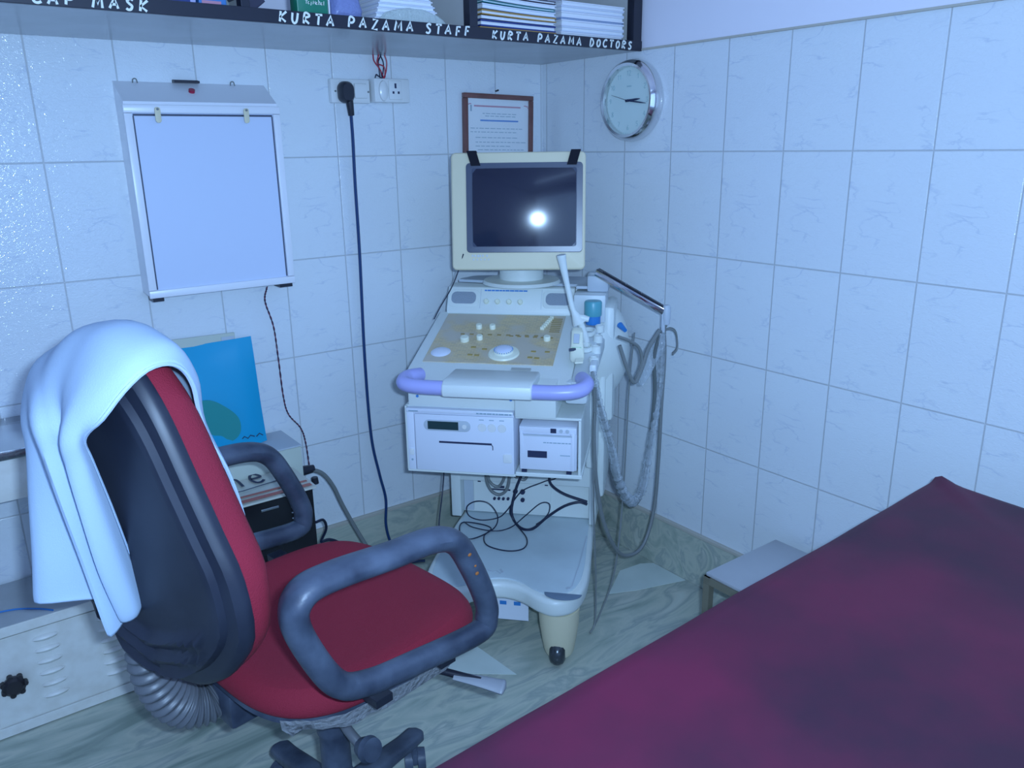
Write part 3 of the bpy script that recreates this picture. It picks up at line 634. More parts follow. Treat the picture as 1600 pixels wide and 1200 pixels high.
pf = thing('pale_folder', 'pale cream card folder standing behind the blue packet against the wall', 'folder', (-1.35, -.03, .56))
bm = new(); box(bm, -1.53, -1.185, -.026, -.018, .5605, .895, .001, Matrix.Translation((-1.35, 0, .56)) @ Matrix.Rotation(math.radians(1.2), 4, 'Y') @ Matrix.Translation((1.35, 0, -.56))); part('cover', bm, M['box_cream'], pf, False)
bm = new(); box(bm, -1.225, -1.188, -.028, -.0265, .872, .886, .0, Matrix.Translation((-1.35, 0, .56)) @ Matrix.Rotation(math.radians(1.2), 4, 'Y') @ Matrix.Translation((1.35, 0, -.56))); part('tab', bm, M['mgrey'], pf, False)
# cords near these boxes
bm = new(); tube(bm, [(-1.085, -.075, 1.022), (-1.083, -.04, .974), (-1.062, -.03, .894), (-1.057, -.03, .793), (-1.053, -.03, .67), (-1.042, -.03, .61), (-1.010, -.035, .56), (-.998, -.035, .509), (-.998, -.05, .42)], .0022, 8, 8)
bm.free()
vc = thing('viewer_cable', 'thin twisted red and black cord hanging from the film viewing box', 'cord', (0, 0, 0))
vp = catmull([(-1.085, -.075, 1.022), (-1.083, -.04, .974), (-1.062, -.03, .894), (-1.057, -.03, .793), (-1.053, -.03, .67), (-1.042, -.03, .61), (-1.010, -.035, .56), (-.998, -.035, .509), (-.998, -.05, .42)], 22)
for ph, mm_, nm_ in ((0, M['cordblack'], 'dark strand'), (math.pi, mat('dull_red_wire', (.16, .03, .07), .4), 'dull red strand')):
    bm = new(); tube(bm, [p+V(.0014*math.cos(i*.75+ph), .0014*math.sin(i*.75+ph), 0) for i, p in enumerate(vp)], .0014, 6, 1, smooth=False); obj('strand', bm, mm_, vc, label=nm_)
gc_ = thing('grey_cable', 'grey cord with black plug curving down beside the black unit', 'cord', (-1.04, -.12, .43))
bm = new(); tube(bm, [(-1.055, -.12, .452), (-1.02, -.125, .448), (-.985, -.125, .425), (-.955, -.125, .374), (-.928, -.125, .299), (-.89, -.14, .20), (-.84, -.17, .08), (-.80, -.2, .012), (-.72, -.22, .009)], .007, 8, 8); part('cable', bm, M['pvc'], gc_)
bm = new(); cyl(bm, (-1.063, -.12, .452), (-1.012, -.12, .450), .017, .012, 16); cyl(bm, (-1.012, -.12, .42), (-1.012, -.12, .40), .01, .012, 12); part('plug', bm, M['blackpl'], gc_)
bm = new(); tube(bm, [(-1.092, -.30, .36), (-1.06, -.28, .35), (-1.045, -.26, .31), (-1.06, -.25, .27)], .004, 8, 6); tube(bm, [(-1.092, -.33, .31), (-1.05, -.30, .29), (-1.0, -.27, .24), (-.95, -.25, .15), (-.92, -.24, .02), (-.88, -.24, .006)], .005, 8, 8)
tag(obj('black_cable', bm, M['cordblack']), 'black cord leaving the side of the black unit toward the floor', 'cord')

# ---------------------------------------------------------------- steel-topped table at left
tb = thing('steel_table', 'cream metal table with shiny stainless steel top at the left edge', 'table', (-2.2, -.14, 0))
bm = new(); box(bm, -2.75, -1.55, -.285, -.006, .728, .752, .003); part('steel_top', bm, M['steel'], tb)
bm = new(); box(bm, -2.73, -1.57, -.272, -.02, .625, .7275, .002); part('apron', bm, M['cab'], tb)
for xx, yy in ((-2.73, -.265), (-1.60, -.265), (-2.73, -.04), (-1.60, -.04)):
    bm = new(); box(bm, xx, xx+.03, yy-.0, yy+.025, .0 if xx < -2 else .31, .6245); part('leg', bm, M['cab'], tb, False)
# cabinet
cabx1 = -1.555
lc = thing('louvred_cabinet', 'low cream metal cabinet with louvred front and black knob on the floor at left', 'cabinet', (-2.1, -.13, 0))
bm = new(); box(bm, -2.75, cabx1, -.245, -.016, .0, .285, .002); part('case', bm, M['cab'], lc, False)
bm = new(); box(bm, -2.76, cabx1+.005, -.257, -.016, .2855, .305, .003); part('top', bm, M['cabtop'], lc, True, 'worn grey top')
bm = new(); box(bm, -2.76, cabx1+.005, -.262, -.2575, .280, .306, .001); part('top_edge', bm, M['cab'], lc, False)
bm = new(); box(bm, -1.93, cabx1-.01, -.251, -.2455, .035, .272, .001); dr = part('door', bm, M['cab'], lc, False)
for cx, zz0 in ((-1.80, .245), (-1.655, .245)):
    for k in range(6):
        zz = zz0-.001-.033*k; t = new(); bm = new()
        bmesh.ops.create_uvsphere(t, u_segments=12, v_segments=6, radius=1)
        bmesh.ops.transform(t, matrix=I((cx, -.251, zz)) @ Matrix.Diagonal((.030, .011, .0085, 1)), verts=t.verts); merge(bm, t)
        bmesh.ops.translate(bm, verts=bm.verts, vec=-Vector(lc.location)); obj('louvre', bm, M['cab'], dr)
bm = new(); lathe(bm, [(.0, 0), (.012, 0), (.012, .012), (.024, .014), (.026, .024), (.018, .032), (0, .034)], 24, axes((-1.885, -.251, .150), (1, 0, 0), (0, 0, 1), (0, -1, 0)))
for k in range(7):
    a = 2*math.pi*k/7; cyl(bm, (-1.885+.024*math.cos(a), -.264, .150+.024*math.sin(a)), (-1.885+.024*math.cos(a), -.278, .150+.024*math.sin(a)), .007, seg=8)
bmesh.ops.translate(bm, verts=bm.verts, vec=-Vector(lc.location)); obj('knob', bm, M['darkhole'], dr, label='black fluted knob')
bm = new(); box(bm, -2.75, cabx1, -.252, -.2455, .003, .030, .001); part('plinth', bm, M['cab'], lc, False)
bm = new(); tube(bm, [(-1.92, -.17, .3075), (-1.85, -.185, .3075), (-1.80, -.22, .3075), (-1.772, -.25, .3075)], .0022, 6, 4)
tag(obj('blue_cable', bm, M['cap_blue']), 'thin blue cord lying on the cabinet top under the towel', 'cord')

# ---------------------------------------------------------------- examination couch and step stool
ZB = .70
eb = thing('examination_couch', 'examination couch covered with dark maroon rexine, filling the lower right corner', 'bed', (-.192, -1.607, 0))
eb.rotation_euler.z = math.radians(2.5)
bx0, bx1, by0, by1 = -2.02, -.192, -2.33, -1.607
bm = new(); box(bm, bx0+.04, bx1-.12, by0+.03, by1-.03, .56, .672, .02); part('mattress', bm, M['seat'], eb)
bm = new()
NXb, NYb = 150, 60
def cov(u, v):
    # u, v in -1..1 over the sheet incl. the hanging edge
    ex, ey = (bx1-bx0)/2, (by1-by0)/2; hang = .11
    X = u*(ex+hang); Y = v*(ey+hang)
    def fold(t, e):
        s = 1 if t > 0 else -1; t = abs(t)
        r = .012
        if t < e-r: return s*t, 0
        if t < e+r*.57: a = (t-(e-r))/r; a = min(a, math.pi/2); return s*(e-r+r*math.sin(a)), -r*(1-math.cos(a))
        return s*e, -(t-(e+r*.57))-r
    x, dx = fold(X, ex); y, dy = fold(Y, ey)
    z = ZB+dx+dy
    if dx == 0 and dy == 0 or min(dx, dy) > -.012:
        z += .0035*noise.noise(Vector((X*3, Y*3, 0)))+.0012*noise.noise(Vector((X*9, Y*9, 2)))
    wx, wy = (bx0+bx1)/2+x, (by0+by1)/2+y
    # raised pleat running from the far corner
    cx, cy = bx1, by1; d = Vector((wx-cx, wy-cy)); dirn = Vector((-.62, -.78)) 
    al = d.dot(dirn); pe = abs(d.x*dirn.y-d.y*dirn.x)
    if al > -.03: z += .013*math.exp(-(pe/.016)**2)*math.exp(-max(0, al)/.09)
    if dx < -.012: wx += (.004*math.sin(Y*23)) * min(1, -dx*8)
    if dy < -.012: wy += (.004*math.sin(X*19)) * min(1, -dy*8)
    wx += .13*(wy-by1)*max(0, (u-.5)/.5)
    return V(wx, wy, z)
gv = [[bm.verts.new(cov(-1+2*i/NXb, -1+2*j/NYb)) for i in range(NXb+1)] for j in range(NYb+1)]
for j in range(NYb):
    for i in range(NXb): bm.faces.new((gv[j][i], gv[j][i+1], gv[j+1][i+1], gv[j+1][i]))
rx = part('rexine_cover', bm, M['rexine'], eb, True, 'dark maroon rexine cover')
bm = new(); box(bm, bx0+.03, bx1-.11, by0+.03, by1-.03, .52, .558); part('frame', bm, M['stoolmetal'], eb, False)
for xx in (bx0+.05, bx1-.16):
    for yy in (by0+.05, by1-.09):
        bm = new(); box(bm, xx, xx+.035, yy, yy+.035, 0, .519); part('leg', bm, M['stoolmetal'], eb, False)
st = thing('step_stool', 'low step stool with grey top and olive metal legs between couch and right wall', 'stool', (-.18, -1.29, 0))
sx0, sx1, sy0, sy1 = -.346, -.035, -1.48, -1.117
bm = new(); box(bm, sx0+.004, sx1-.004, sy0+.004, sy1-.004, .292, .302, .002); part('step_top', bm, M['stooltop'], st)
bm = new()
for a, b, c, d in ((sx0, sx0+.02, sy0, sy1), (sx1-.02, sx1, sy0, sy1), (sx0, sx1, sy0, sy0+.02), (sx0, sx1, sy1-.02, sy1)): box(bm, a, b, c, d, .271, .2915)
part('frame', bm, M['stoolmetal'], st, False)
for xx in (sx0, sx1-.02):
    for yy in (sy0, sy1-.02): bm = new(); box(bm, xx, xx+.02, yy, yy+.02, 0, .2705); part('leg', bm, M['stoolmetal'], st, False)
# the cloth-side crossbars
bm = new(); box(bm, sx0+.004, sx0+.016, sy0+.02, sy1-.02, .08, .095); part('crossbar', bm, M['stoolmetal'], st, False)

# ================================================================ ultrasound machine
H43 = math.radians(43-90)
OM = (-.718, -.697, 0)
um = thing('ultrasound_machine', 'pale wheeled ultrasound machine with screen, sloped control panel and lilac handle in the room corner', 'ultrasound machine', OM, H43)
MW = M['mwhite']
# base
half = [(.222, .60), (.232, .42), (.240, .25), (.246, .10), (.240, .0), (.216, -.062), (.166, -.088), (.116, -.070), (.066, -.032), (.01, -.016)]
out = [(x, y) for x, y in half] + [(.02-x, y) for x, y in half[::-1][1:]]
crv = [(p.x, p.y) for p in catmull([(x, y, 0) for x, y in out], 4)]
bm = new(); prism(bm, crv, .165, .218, None, .014); base = obj('base', bm, MW, um)
inn = [(.01+(x-.01)*.93, .012+(y-.0)*.93+.012) for x, y in crv]
bm = new(); prism(bm, inn, .2175, .2215, None, .001); obj('tray_surface', bm, mat('grey_tray', (.58, .68, .72), .4, mott=.3, mscale=6), base)
bm = new(); prism(bm, [(.186+.052*math.cos(a), -.050-.034*math.sin(a)) for a in [math.pi*k/14 for k in range(15)]], .2214, .2235, None, .0005)
obj('foot_pad', bm, mat('blue_grey_rubber', (.16, .22, .30), .5), base, label='dark blue grey rubber pad')
bm = new(); stroke(bm, [(.219, .30), (.214, .12), (.206, -.005), (.20, -.018)], .003, I((0, 0, .2216)), .001); cyl(bm, (.197, -.020, .2215), (.197, -.020, .2235), .006, seg=10); obj('groove', bm, M['mgrey'], base)
bm = new(); stroke(bm, [(-.05, .045), (-.03, .038), (-.02, .045), (-.005, .03), (.0, .045)], .004, I((0, 0, .2216)), .0006); stroke(bm, [(-.01, .055), (.0, .035)], .006, I((0, 0, .2216)), .0007); obj('scuff', bm, M['mgrey'], base)
for sx in (1, -1):
    cx = .172 if sx > 0 else -.152
    c = Vector((cx, -.022, 0))
    bm = new(); lathe(bm, [(0, .166), (.058, .166), (.056, .12), (.050, .075), (.043, .032), (.038, .020), (0, .020)], 28, I(c)); cc = obj('caster_cover', bm, M['cream'], um)
    bm = new(); lathe(bm, [(0, -.022), (.020, -.022), (.030, -.017), (.035, -.007), (.036, 0), (.035, .007), (.030, .017), (.020, .022), (0, .022)], 28, axes(c+V(0, -.030, .036), (0, 0, 1), (0, 1, 0), (1, 0, 0)))
    obj('caster_wheel', bm, mat('caster_tyre', (.07, .08, .09), .25, .5), cc)
for sx in (1, -1):
    c = Vector((.01+sx*.17, .56, 0)); bm = new(); box(bm, c.x-.02, c.x+.02, .54, .58, .06, .166, .006); cyl(bm, c+V(-.017, 0, .034), c+V(.017, 0, .034), .034, seg=24); obj('rear_caster', bm, M['blackpl'], um)
bm = new(); box(bm, -.028, .073, .046, .049, .062, .163, .001, None); cd = obj('hanging_card', bm, M['thermal'], um, False)
for x in (-.012, .030): bm = new(); box(bm, x, x+.020, .0445, .0458, .112, .124, .0005); obj('blue_mark', bm, M['cap_blue'], cd, False)
# lower cabinet
bm = new(); box(bm, -.225, .220, .42, .66, .2225, .56, .006)
box(bm, -.238, -.205, .375, .66, .2225, .56, .004); box(bm, .218, .240, .375, .66, .2225, .56, .004); box(bm, -.238, .240, .378, .66, .352, .56, .004)
box(bm, .212, .2425, .30, .66, .45, .70, .008)
lower = obj('lower_cabinet', bm, MW, um)
bm = new(); box(bm, -.204, .217, .4185, .4215, .225, .35, 0); box(bm, -.170, .09, .413, .4195, .232, .345, .002); rp = obj('connector_panel', bm, M['mwhite'], lower, False)
bm = new(); box(bm, -.204, -.172, .4165, .4187, .228, .35); obj('grey_strip', bm, M['mgrey'], rp, False)  # plain grey strip along the left of the connector plate
for x, z, r in ((-.099, .279, .0048), (-.084, .280, .0048), (-.069, .280, .0048), (-.053, .281, .0048), (-.028, .309, .008), (-.004, .309, .0085), (-.004, .280, .007)): bm = new(); cyl(bm, (x, .4135, z), (x, .406, z), r, seg=14); obj('connector', bm, M['ink'], rp)
for q in ((-.110, -.045, .409, .4135, .310, .314), (-.10, -.065, .407, .4135, .319, .325), (-.155, -.145, .4105, .4135, .335, .341), (.07, .08, .4105, .4135, .335, .341)): bm = new(); box(bm, *q); obj('socket', bm, M['ink'], rp, False)
# housing body above printers
bm = new()
box(bm, -.252, .045, .022, .45, .7235, .768, .003); box(bm, .046, .158, .012, .45, .7055, .800, .004); box(bm, -.25, .158, .20, .45, .768, .80, .003); box(bm, -.235, .235, .42, .66, .56, .885, .008); box(bm, -.235, .235, .515, .66, .88, .973, .004)
box(bm, -.25, .19, .04, .45, .766, .79, .002)
hb = obj('upper_body', bm, MW, um)
for x in (-.225, .035): bm = new(); cyl(bm, (x, .0215, .752), (x, .0195, .752), .004, seg=10); obj('screw', bm, M['ink_blue'], hb)
bm = new(); box(bm, .045, .224, .03, .42, .697, .704, .001); box(bm, .045, .228, .02, .42, .533, .5445, .002); box(bm, .217, .2245, .02, .42, .5435, .70, .001); box(bm, .045, .2245, .40, .42, .5435, .70)
box(bm, -.262, .045, .02, .42, .530, .5375, .001); box(bm, -.2625, -.2575, .02, .42, .5365, .7225); box(bm, -.2625, .045, .03, .42, .720, .7232)
bay = obj('printer_bay', bm, MW, um, False)
# colour printer
cp = M['thermal']
bm = new(); box(bm, -.257, .043, .0205, .40, .538, .7195, .003); p1 = obj('wide_printer', bm, cp, um, label='wide white video printer')
mp1 = axes((0, .0203, 0), (1, 0, 0), (0, 0, 1), (0, -1, 0))
bm = new(); box(bm, -.2565, .043, .008, .0203, .709, .7205, .003); box(bm, -.2565, -.236, .014, .0203, .5385, .708, .001); box(bm, -.234, .043, .013, .0203, .5385, .7035, .002); obj('front_panel', bm, cp, p1)
bm = new(); prism(bm, rrect(.132, .031, .0152, 6, -.142, .673), .0068, .0092, mp1, .0005); obj('display_surround', bm, M['mgrey'], p1)
bm = new(); box(bm, -.196, -.110, .0098, .0115, .662, .685); obj('display', bm, M['lcd'], p1, False, label='dark green display')
bm = new(); cyl(bm, (-.0925, .011, .673), (-.0925, .0085, .673), .0065, seg=14); obj('button', bm, M['switch'], p1)
for x in (-.044, -.017, .011): bm = new(); cyl(bm, (x, .0125, .672), (x, .0105, .672), .0118, .0112, 22); obj('button', bm, M['switch'], p1)
bm = new(); prism(bm, rrect(.024, .025, .004, 4, .0255, .586), .007, .0100, mp1, .001); obj('button', bm, M['switch'], p1)
bm = new(); prism(bm, rrect(.012, .018, .002, 3, -.2455, .592), .006, .0095, mp1, .0005); obj('power_switch', bm, M['switch'], p1)
bm = new(); box(bm, -.166, -.018, .0112, .0131, .6225, .6275); stroke(bm, [(-.018, .6225), (-.0155, .618), (-.0155, .608)], .0022, mp1 @ I((0, 0, .0072)), .0008); obj('paper_slot', bm, M['ink'], p1, False)
bm = new(); xx = -.058
while xx < .036: ww = random.uniform(.006, .014); box(bm, xx, min(xx+ww, .040), .0067, .0082, .7120, .7155); xx += ww+.002
obj('printed_heading', bm, M['ink_grey'], p1, False)
bm = new(); box(bm, -.248, -.222, .0067, .0082, .7120, .7150); obj('printed_mark', bm, M['ink_grey'], p1, False); bm = new(); [box(bm, x, x+.013, .0122, .0132, .6930, .6950) for x in (-.052, -.024, .004)]; cyl(bm, (-.2455, .0138, .568), (-.2455, .0125, .568), .003, seg=8); obj('printed_text', bm, M['ink_grey'], p1, False)
# small printer
bm = new(); box(bm, .055, .2125, .030, .36, .5525, .678, .003); p2 = obj('small_printer', bm, cp, um, label='small white thermal printer')
bm = new(); box(bm, .057, .206, .0235, .0315, .5535, .655, .002); box(bm, .056, .212, .0255, .0305, .6595, .677, .001); box(bm, .197, .208, .022, .030, .556, .662, .001); box(bm, .058, .066, .022, .030, .60, .662, .001); obj('front_door', bm, cp, p2)
bm = new(); box(bm, .079, .132, .0218, .0245, .590, .609); obj('window', bm, M['ink'], p2, False, label='dark window')
bm = new(); box(bm, .1415, .157, .0235, .0258, .6620, .6745); obj('window', bm, M['ink'], p2, False, label='small square dark window')
for x in (.170, .187): bm = new(); cyl(bm, (x, .0258, .668), (x, .0235, .668), .0052, seg=14); obj('button', bm, M['mgrey'], p2)
for x in (.090, .106): bm = new(); cyl(bm, (x, .0258, .668), (x, .0245, .668), .003, seg=10); obj('button', bm, M['thermal'], p2)
bm = new(); box(bm, .060, .069, .0240, .0258, .666, .674); obj('latch', bm, M['thermal'], p2)
bm = new(); box(bm, .068, .200, .0215, .0245, .652, .6565); obj('door_gap', bm, M['mgrey'], p2)
bm = new(); xx = .122
while xx < .198: ww = random.uniform(.005, .010); box(bm, xx, xx+ww, .0222, .0237, .633, .6355); xx += ww+.002
obj('printed_heading', bm, M['ink_grey'], p2, False); bm = new(); box(bm, .168, .195, .0222, .0237, .598, .600); obj('printed_mark', bm, M['ink_grey'], p2, False)
for x in (.062, .185): bm = new(); box(bm, x, x+.014, .022, .030, .5455, .552); obj('rubber_foot', bm, M['ink'], p2, False)
# control console
SL = .25
def zc(b): return .795+SL*(b-.05)
def slope_m(a, b, up=0.):       # local frame lying on the panel: x right, y up the slope, z out of it
    n = Vector((0, -SL, 1)).normalized(); y = Vector((0, 1, SL)).normalized()
    return axes(Vector((a, b, zc(b)))+n*up, (1, 0, 0), y, n)
bm = new()
prf = [(.02, .772), (.02, .785), (.045, zc(.045)-.001), (.462, zc(.462)-.001), (.462, .80), (.42, .79)]
prism(bm, prf, -.275, .192, axes((0, 0, 0), (0, 1, 0), (0, 0, 1), (1, 0, 0)), .004); con = obj('control_console', bm, MW, um)
bm = new(); box(bm, -.2425, .1325, .0, .314, -.0015, .0015, .0007, slope_m(0, .140)); obj('keyboard_overlay', bm, M['overlay'], con, False, label='yellowed brown keyboard overlay with rows of keys').location = (0, 0, 0)
for a, b, r in ((-.148, .268, .0135), (-.105, .280, .0095), (-.122, .350, .0095), (-.080, .350, .0095), (.096, .286, .0105)): bm = new(); lathe(bm, [(0, .014), (r*.85, .014), (r, .012), (r, .0), (0, 0)], 20, slope_m(a, b, .001)); obj('control_knob', bm, M['knob'], con)
bm = new(); lathe(bm, [(0, .017), (.012, .0165), (.026, .013), (.029, .010), (.030, .008), (.043, .005), (.046, .0), (0, 0)], 40, slope_m(-.017, .198, .001)); tbk = obj('trackball_surround', bm, M['knob'], con)
bm = new(); lathe(bm, [(0, .020), (.010, .0195), (.020, .0175), (.0245, .0145), (.0245, .013), (0, .012)], 32, slope_m(-.017, .200, .001)); obj('trackball', bm, mat('pale_ball', (.66, .72, .88), .2), tbk)
bm = new()
for k in range(24):
    a = 2*math.pi*k/24; box(bm, .0265*math.cos(a)-.0012, .0265*math.cos(a)+.0012, .0265*math.sin(a)-.0012, .0265*math.sin(a)+.0012, .0125, .0142, 0, slope_m(-.017, .199, .001))
obj('dial_ring', bm, M['ink_blue'], tbk, False)
bm = new(); lathe(bm, [(0, .008), (.018, .0065), (.026, .003), (.030, 0), (0, 0)], 32, slope_m(-.203, .196, .001)); obj('jog_dial', bm, mat('pale_dial', (.72, .77, .88), .3), con)
for k in range(7):
    bm = new(); t = k/6; box(bm, -.006, .006, -.004, .004, 0, .009, .001, slope_m(.072+.020*t, .352+.072*t, .001)); obj('slider_key', bm, M['knob'], con)
bm = new()
for k in range(8): box(bm, .095, .126, .335+.012*k, .340+.012*k, .0012, .0022, 0, I((0, 0, 0)) @ axes((0, 0, .795-.05*SL), (1, 0, 0), (0, 1, SL), (0, 0, 1)))
for k in range(10): box(bm, -.17+.0*k+.028*k, -.158+.028*k, .305, .311, .0012, .0032, 0, axes((0, 0, .795-.05*SL), (1, 0, 0), (0, 1, SL), (0, 0, 1)))
for k in range(6): box(bm, -.02+.024*k, -.008+.024*k, .300-.001*k, .305-.001*k, .0012, .0032, 0, axes((0, 0, .795-.05*SL), (1, 0, 0), (0, 1, SL), (0, 0, 1)))
obj('key_row', bm, mat('ochre_key_row', (.34, .25, .10), .4), con, False)
for a, b in ((-.12, .225), (-.085, .215), (.060, .21), (.1, .21), (.055, .175), (.075, .172), (-.12, .18), (-.10, .178)): bm = new(); box(bm, a, a+.014, b, b+.007, .0012, .0032, 0, axes((0, 0, .795-.05*SL), (1, 0, 0), (0, 1, SL), (0, 0, 1))); obj('key', bm, M['ochre'], con, False)
bm = new(); box(bm, .02, .075, .0, .012, -.001, .001, 0, slope_m(.0, .108, .0015)); xx = .024
obj('name_plate', bm, mat('grey_label', (.42, .44, .42), .4), con, False)
# speaker strip
bm = new()
prism(bm, [(.455, .895), (.455, .908), (.492, .972), (.50, .975), (.56, .975), (.56, .895)], -.252, .156, axes((0, 0, 0), (0, 1, 0), (0, 0, 1), (1, 0, 0)), .004); stp = obj('speaker_strip', bm, MW, um)
ms = axes((0, .455, .908), (1, 0, 0), Vector((0, .037, .064)).normalized(), Vector((0, -.064, .037)).normalized())
for cx in (-.198, .106):
    bm = new(); prism(bm, rrect(.098, .058, .014, 5, cx, .037), 0, .0022, ms, .001); obj('speaker_surround', bm, MW, stp)
    bm = new(); prism(bm, rrect(.080, .040, .016, 5, cx, .038), .0022, .0032, ms, .0005); obj('speaker_grille', bm, M['mesh'], stp)
for x in (-.123, -.087, -.050, -.014): bm = new(); lathe(bm, [(0, .011), (.006, .011), (.008, .008), (.0085, 0), (0, 0)], 16, ms @ I((x, .026, 0))); obj('volume_knob', bm, M['knob'], stp)
bm = new(); xx = -.132
while xx < .004: ww = random.uniform(.006, .014); box(bm, xx, min(xx+ww, .006), .062, .0665, 0, .0008, 0, ms); xx += ww+.0015
obj('blue_lettering', bm, M['ink_blue'], stp, False)
bm = new(); [box(bm, x, x+.001, .004, .070, 0, .0006, 0, ms) for x in (-.144, .052)]; obj('seam', bm, M['mgrey'], stp, False)
# top deck and monitor pedestal
bm = new(); prism(bm, [(p.x, p.y) for p in catmull([(-.235, .563, 0), (-.225, .60, 0), (-.16, .655, 0), (.14, .655, 0), (.21, .62, 0), (.245, .55, 0), (.246, .50, 0)], 5)]+[(.245, .465), (.162, .465), (.162, .5)], .9765, .986, None, .002); obj('top_deck', bm, M['mgrey'], um)
bm = new(); lathe(bm, [(0, .985), (.125, .985), (.120, .995), (.070, .998), (.070, 1.04), (0, 1.04)], 40, I((-.02, .53, 0))); obj('monitor_pedestal', bm, M['mwhite'], um)
# monitor
mo = thing('tmp', 'x', 'x'); bpy.data.objects.remove(mo)
bm = new(); yb = .335
prism(bm, rrect(.392, .338, .014, 4, -.008, 1.218), 0, .045, axes((0, yb+.045, 0), (1, 0, 0), (0, 0, 1), (0, -1, 0)), .006)
def ring(w, h, y, cx=-.008, cz=1.219, r=.02): return [V(x, y, z) for x, z in rrect(w, h, r, 4, cx, cz)]
loft(bm, [ring(.384, .318, yb+.044), ring(.375, .31, yb+.10), ring(.30, .25, yb+.19), ring(.19, .18, yb+.27), ring(.15, .14, yb+.325)])
cyl(bm, (-.02, .53, 1.035), (-.02, .53, 1.10), .055, .06, 24)
mon = obj('monitor', bm, M['cream'], um, label='cream tube monitor')
def frame_ring(bm, wo, ho, wi, hi, y0, y1, cx, cz, ro=.01, ri=.006):
    """front flange from outer rect at depth y0 to inner rect at depth y1 (deeper)"""
    A = [V(x, y0, z) for x, z in rrect(wo, ho, ro, 4, cx, cz)]; B = [V(x, y1, z) for x, z in rrect(wi, hi, ri, 4, cx, cz)]
    loft(bm, [A, B], cap=False)
mz = .0
bm = new(); prism(bm, rrect(.339, .256, .010, 4, .010, 1.228), 0, .004, axes((0, yb, 0), (1, 0, 0), (0, 0, 1), (0, -1, 0)), .001)
frame_ring(bm, .338, .255, .304, .224, yb-.0042, yb-.0045, .010, 1.229)
mb = obj('inner_bezel', bm, M['mdark'], mon, label='dark blue grey inner bezel')
bm = new()
N_ = 16; g = []
for j in range(N_+1):
    row = []
    for i in range(N_+1):
        u, v = -1+2*i/N_, -1+2*j/N_
        row.append(bm.verts.new((.010+.150*u, yb-.0062-.022*(1-.62*u*u-.38*v*v)+.004, 1.229+.111*v)))
    g.append(row)
for j in range(N_):
    for i in range(N_): bm.faces.new((g[j][i], g[j][i+1], g[j+1][i+1], g[j+1][i]))
bl = [g[0][i] for i in range(N_+1)]+[g[j][N_] for j in range(1, N_+1)]+[g[N_][i] for i in range(N_-1, -1, -1)]+[g[j][0] for j in range(N_-1, 0, -1)]
bk = [bm.verts.new((v.co.x, yb-.0045, v.co.z)) for v in bl]
for k in range(len(bl)): bm.faces.new((bl[k], bl[(k+1) % len(bl)], bk[(k+1) % len(bl)], bk[k]))
obj('screen', bm, M['crt'], mon, label='dark glass screen')
for cx, lean in ((-.133, .30), (.150, -.28)):
    bm = new(); mt = axes((cx, yb-.0075, 1.358), (1, 0, 0), Vector((-lean, 0, 1)).normalized(), (0, -1, 0))
    box(bm, -.014, .014, -.010, .034, 0, .0012, 0, mt); box(bm, -.014, .014, .0325, .034, -.05, .001, 0, mt); obj('tape_strip', bm, M['tape'], mon, False, label='strip of black tape')
bm = new(); xx = -.145
while xx < -.09: box(bm, xx, xx+.004, yb-.0012, yb+.001, 1.088+random.uniform(-.001, .001), 1.094); xx += random.uniform(.006, .013)
for k in range(5): box(bm, -.142+.011*k, -.138+.011*k, yb-.0012, yb+.001, 1.078, 1.082)
obj('printed_marks', bm, M['mgrey'], mon, False)
bm = new(); cyl(bm, (.118, yb+.001, 1.082), (.118, yb-.004, 1.082), .007, seg=16); obj('power_button', bm, M['knob'], mon)
PIV = V(-.02, .44, 1.05)
MR = Matrix.Translation(PIV+V(0, 0, -.011)) @ Matrix.Rotation(math.radians(6.5), 4, 'Z') @ Matrix.Rotation(math.radians(-8.0), 4, 'X') @ Matrix.Translation(-PIV)
mon.matrix_local = MR
# handle
bm = new(); tube(bm, [(-.222, .045, .806), (-.232, .020, .810), (-.245, -.008, .811), (-.238, -.046, .807), (-.195, -.060, .804), (-.10, -.062, .803), (.10, -.062, .802), (.185, -.060, .803), (.228, -.046, .807), (.240, -.010, .812), (.232, .022, .812), (.222, .055, .808)], .0195, 16, 8)
hd = obj('handle', bm, M['lilac'], um, label='lilac tubular handle')
bm = new(); prism(bm, [(-.086, .800), (-.082, .787), (-.062, .779), (-.03, .780), (.03, .786), (.075, .812), (.06, .822), (-.03, .824), (-.065, .826), (-.080, .817)], -.128, .108, axes((0, 0, 0), (0, 1, 0), (0, 0, 1), (1, 0, 0)), .005); obj('handle_cover', bm, MW, um)
# probe shelf right of the panel
bm = new()
prism(bm, [(.05, .775), (.05, .80), (.06, zc(.06)+.002), (.43, zc(.43)-.004), (.43, .80)], .1925, .243, axes((0, 0, 0), (0, 1, 0), (0, 0, 1), (1, 0, 0)), .004)
box(bm, .175, .238, .05, .13, .735, .80, .012); box(bm, .1575, .256, .44, .56, .80, .968, .006)
box(bm, .158, .256, .425, .445, .88, .966, .005)
box(bm, .236, .256, .10, .45, .80, .835, .006, None)
psf = obj('probe_shelf', bm, mat('shelf_grey_white', (.66, .72, .74), .4), um)
for k in range(4): bm = new(); lathe(bm, [(.010, .0), (.014, .002), (.014, .022), (.010, .024), (.010, 0)], 16, I((.244, .17+.065*k, zc(.17+.065*k)-.010))); obj('holder_clip', bm, MW, psf)
for a, b in ((.214, .24), (.214, .335)): bm = new(); lathe(bm, [(.017, 0), (.022, .001), (.022, .012), (.017, .013), (.017, 0)], 20, slope_m(a, b, .0)); obj('holder_ring', bm, MW, psf)
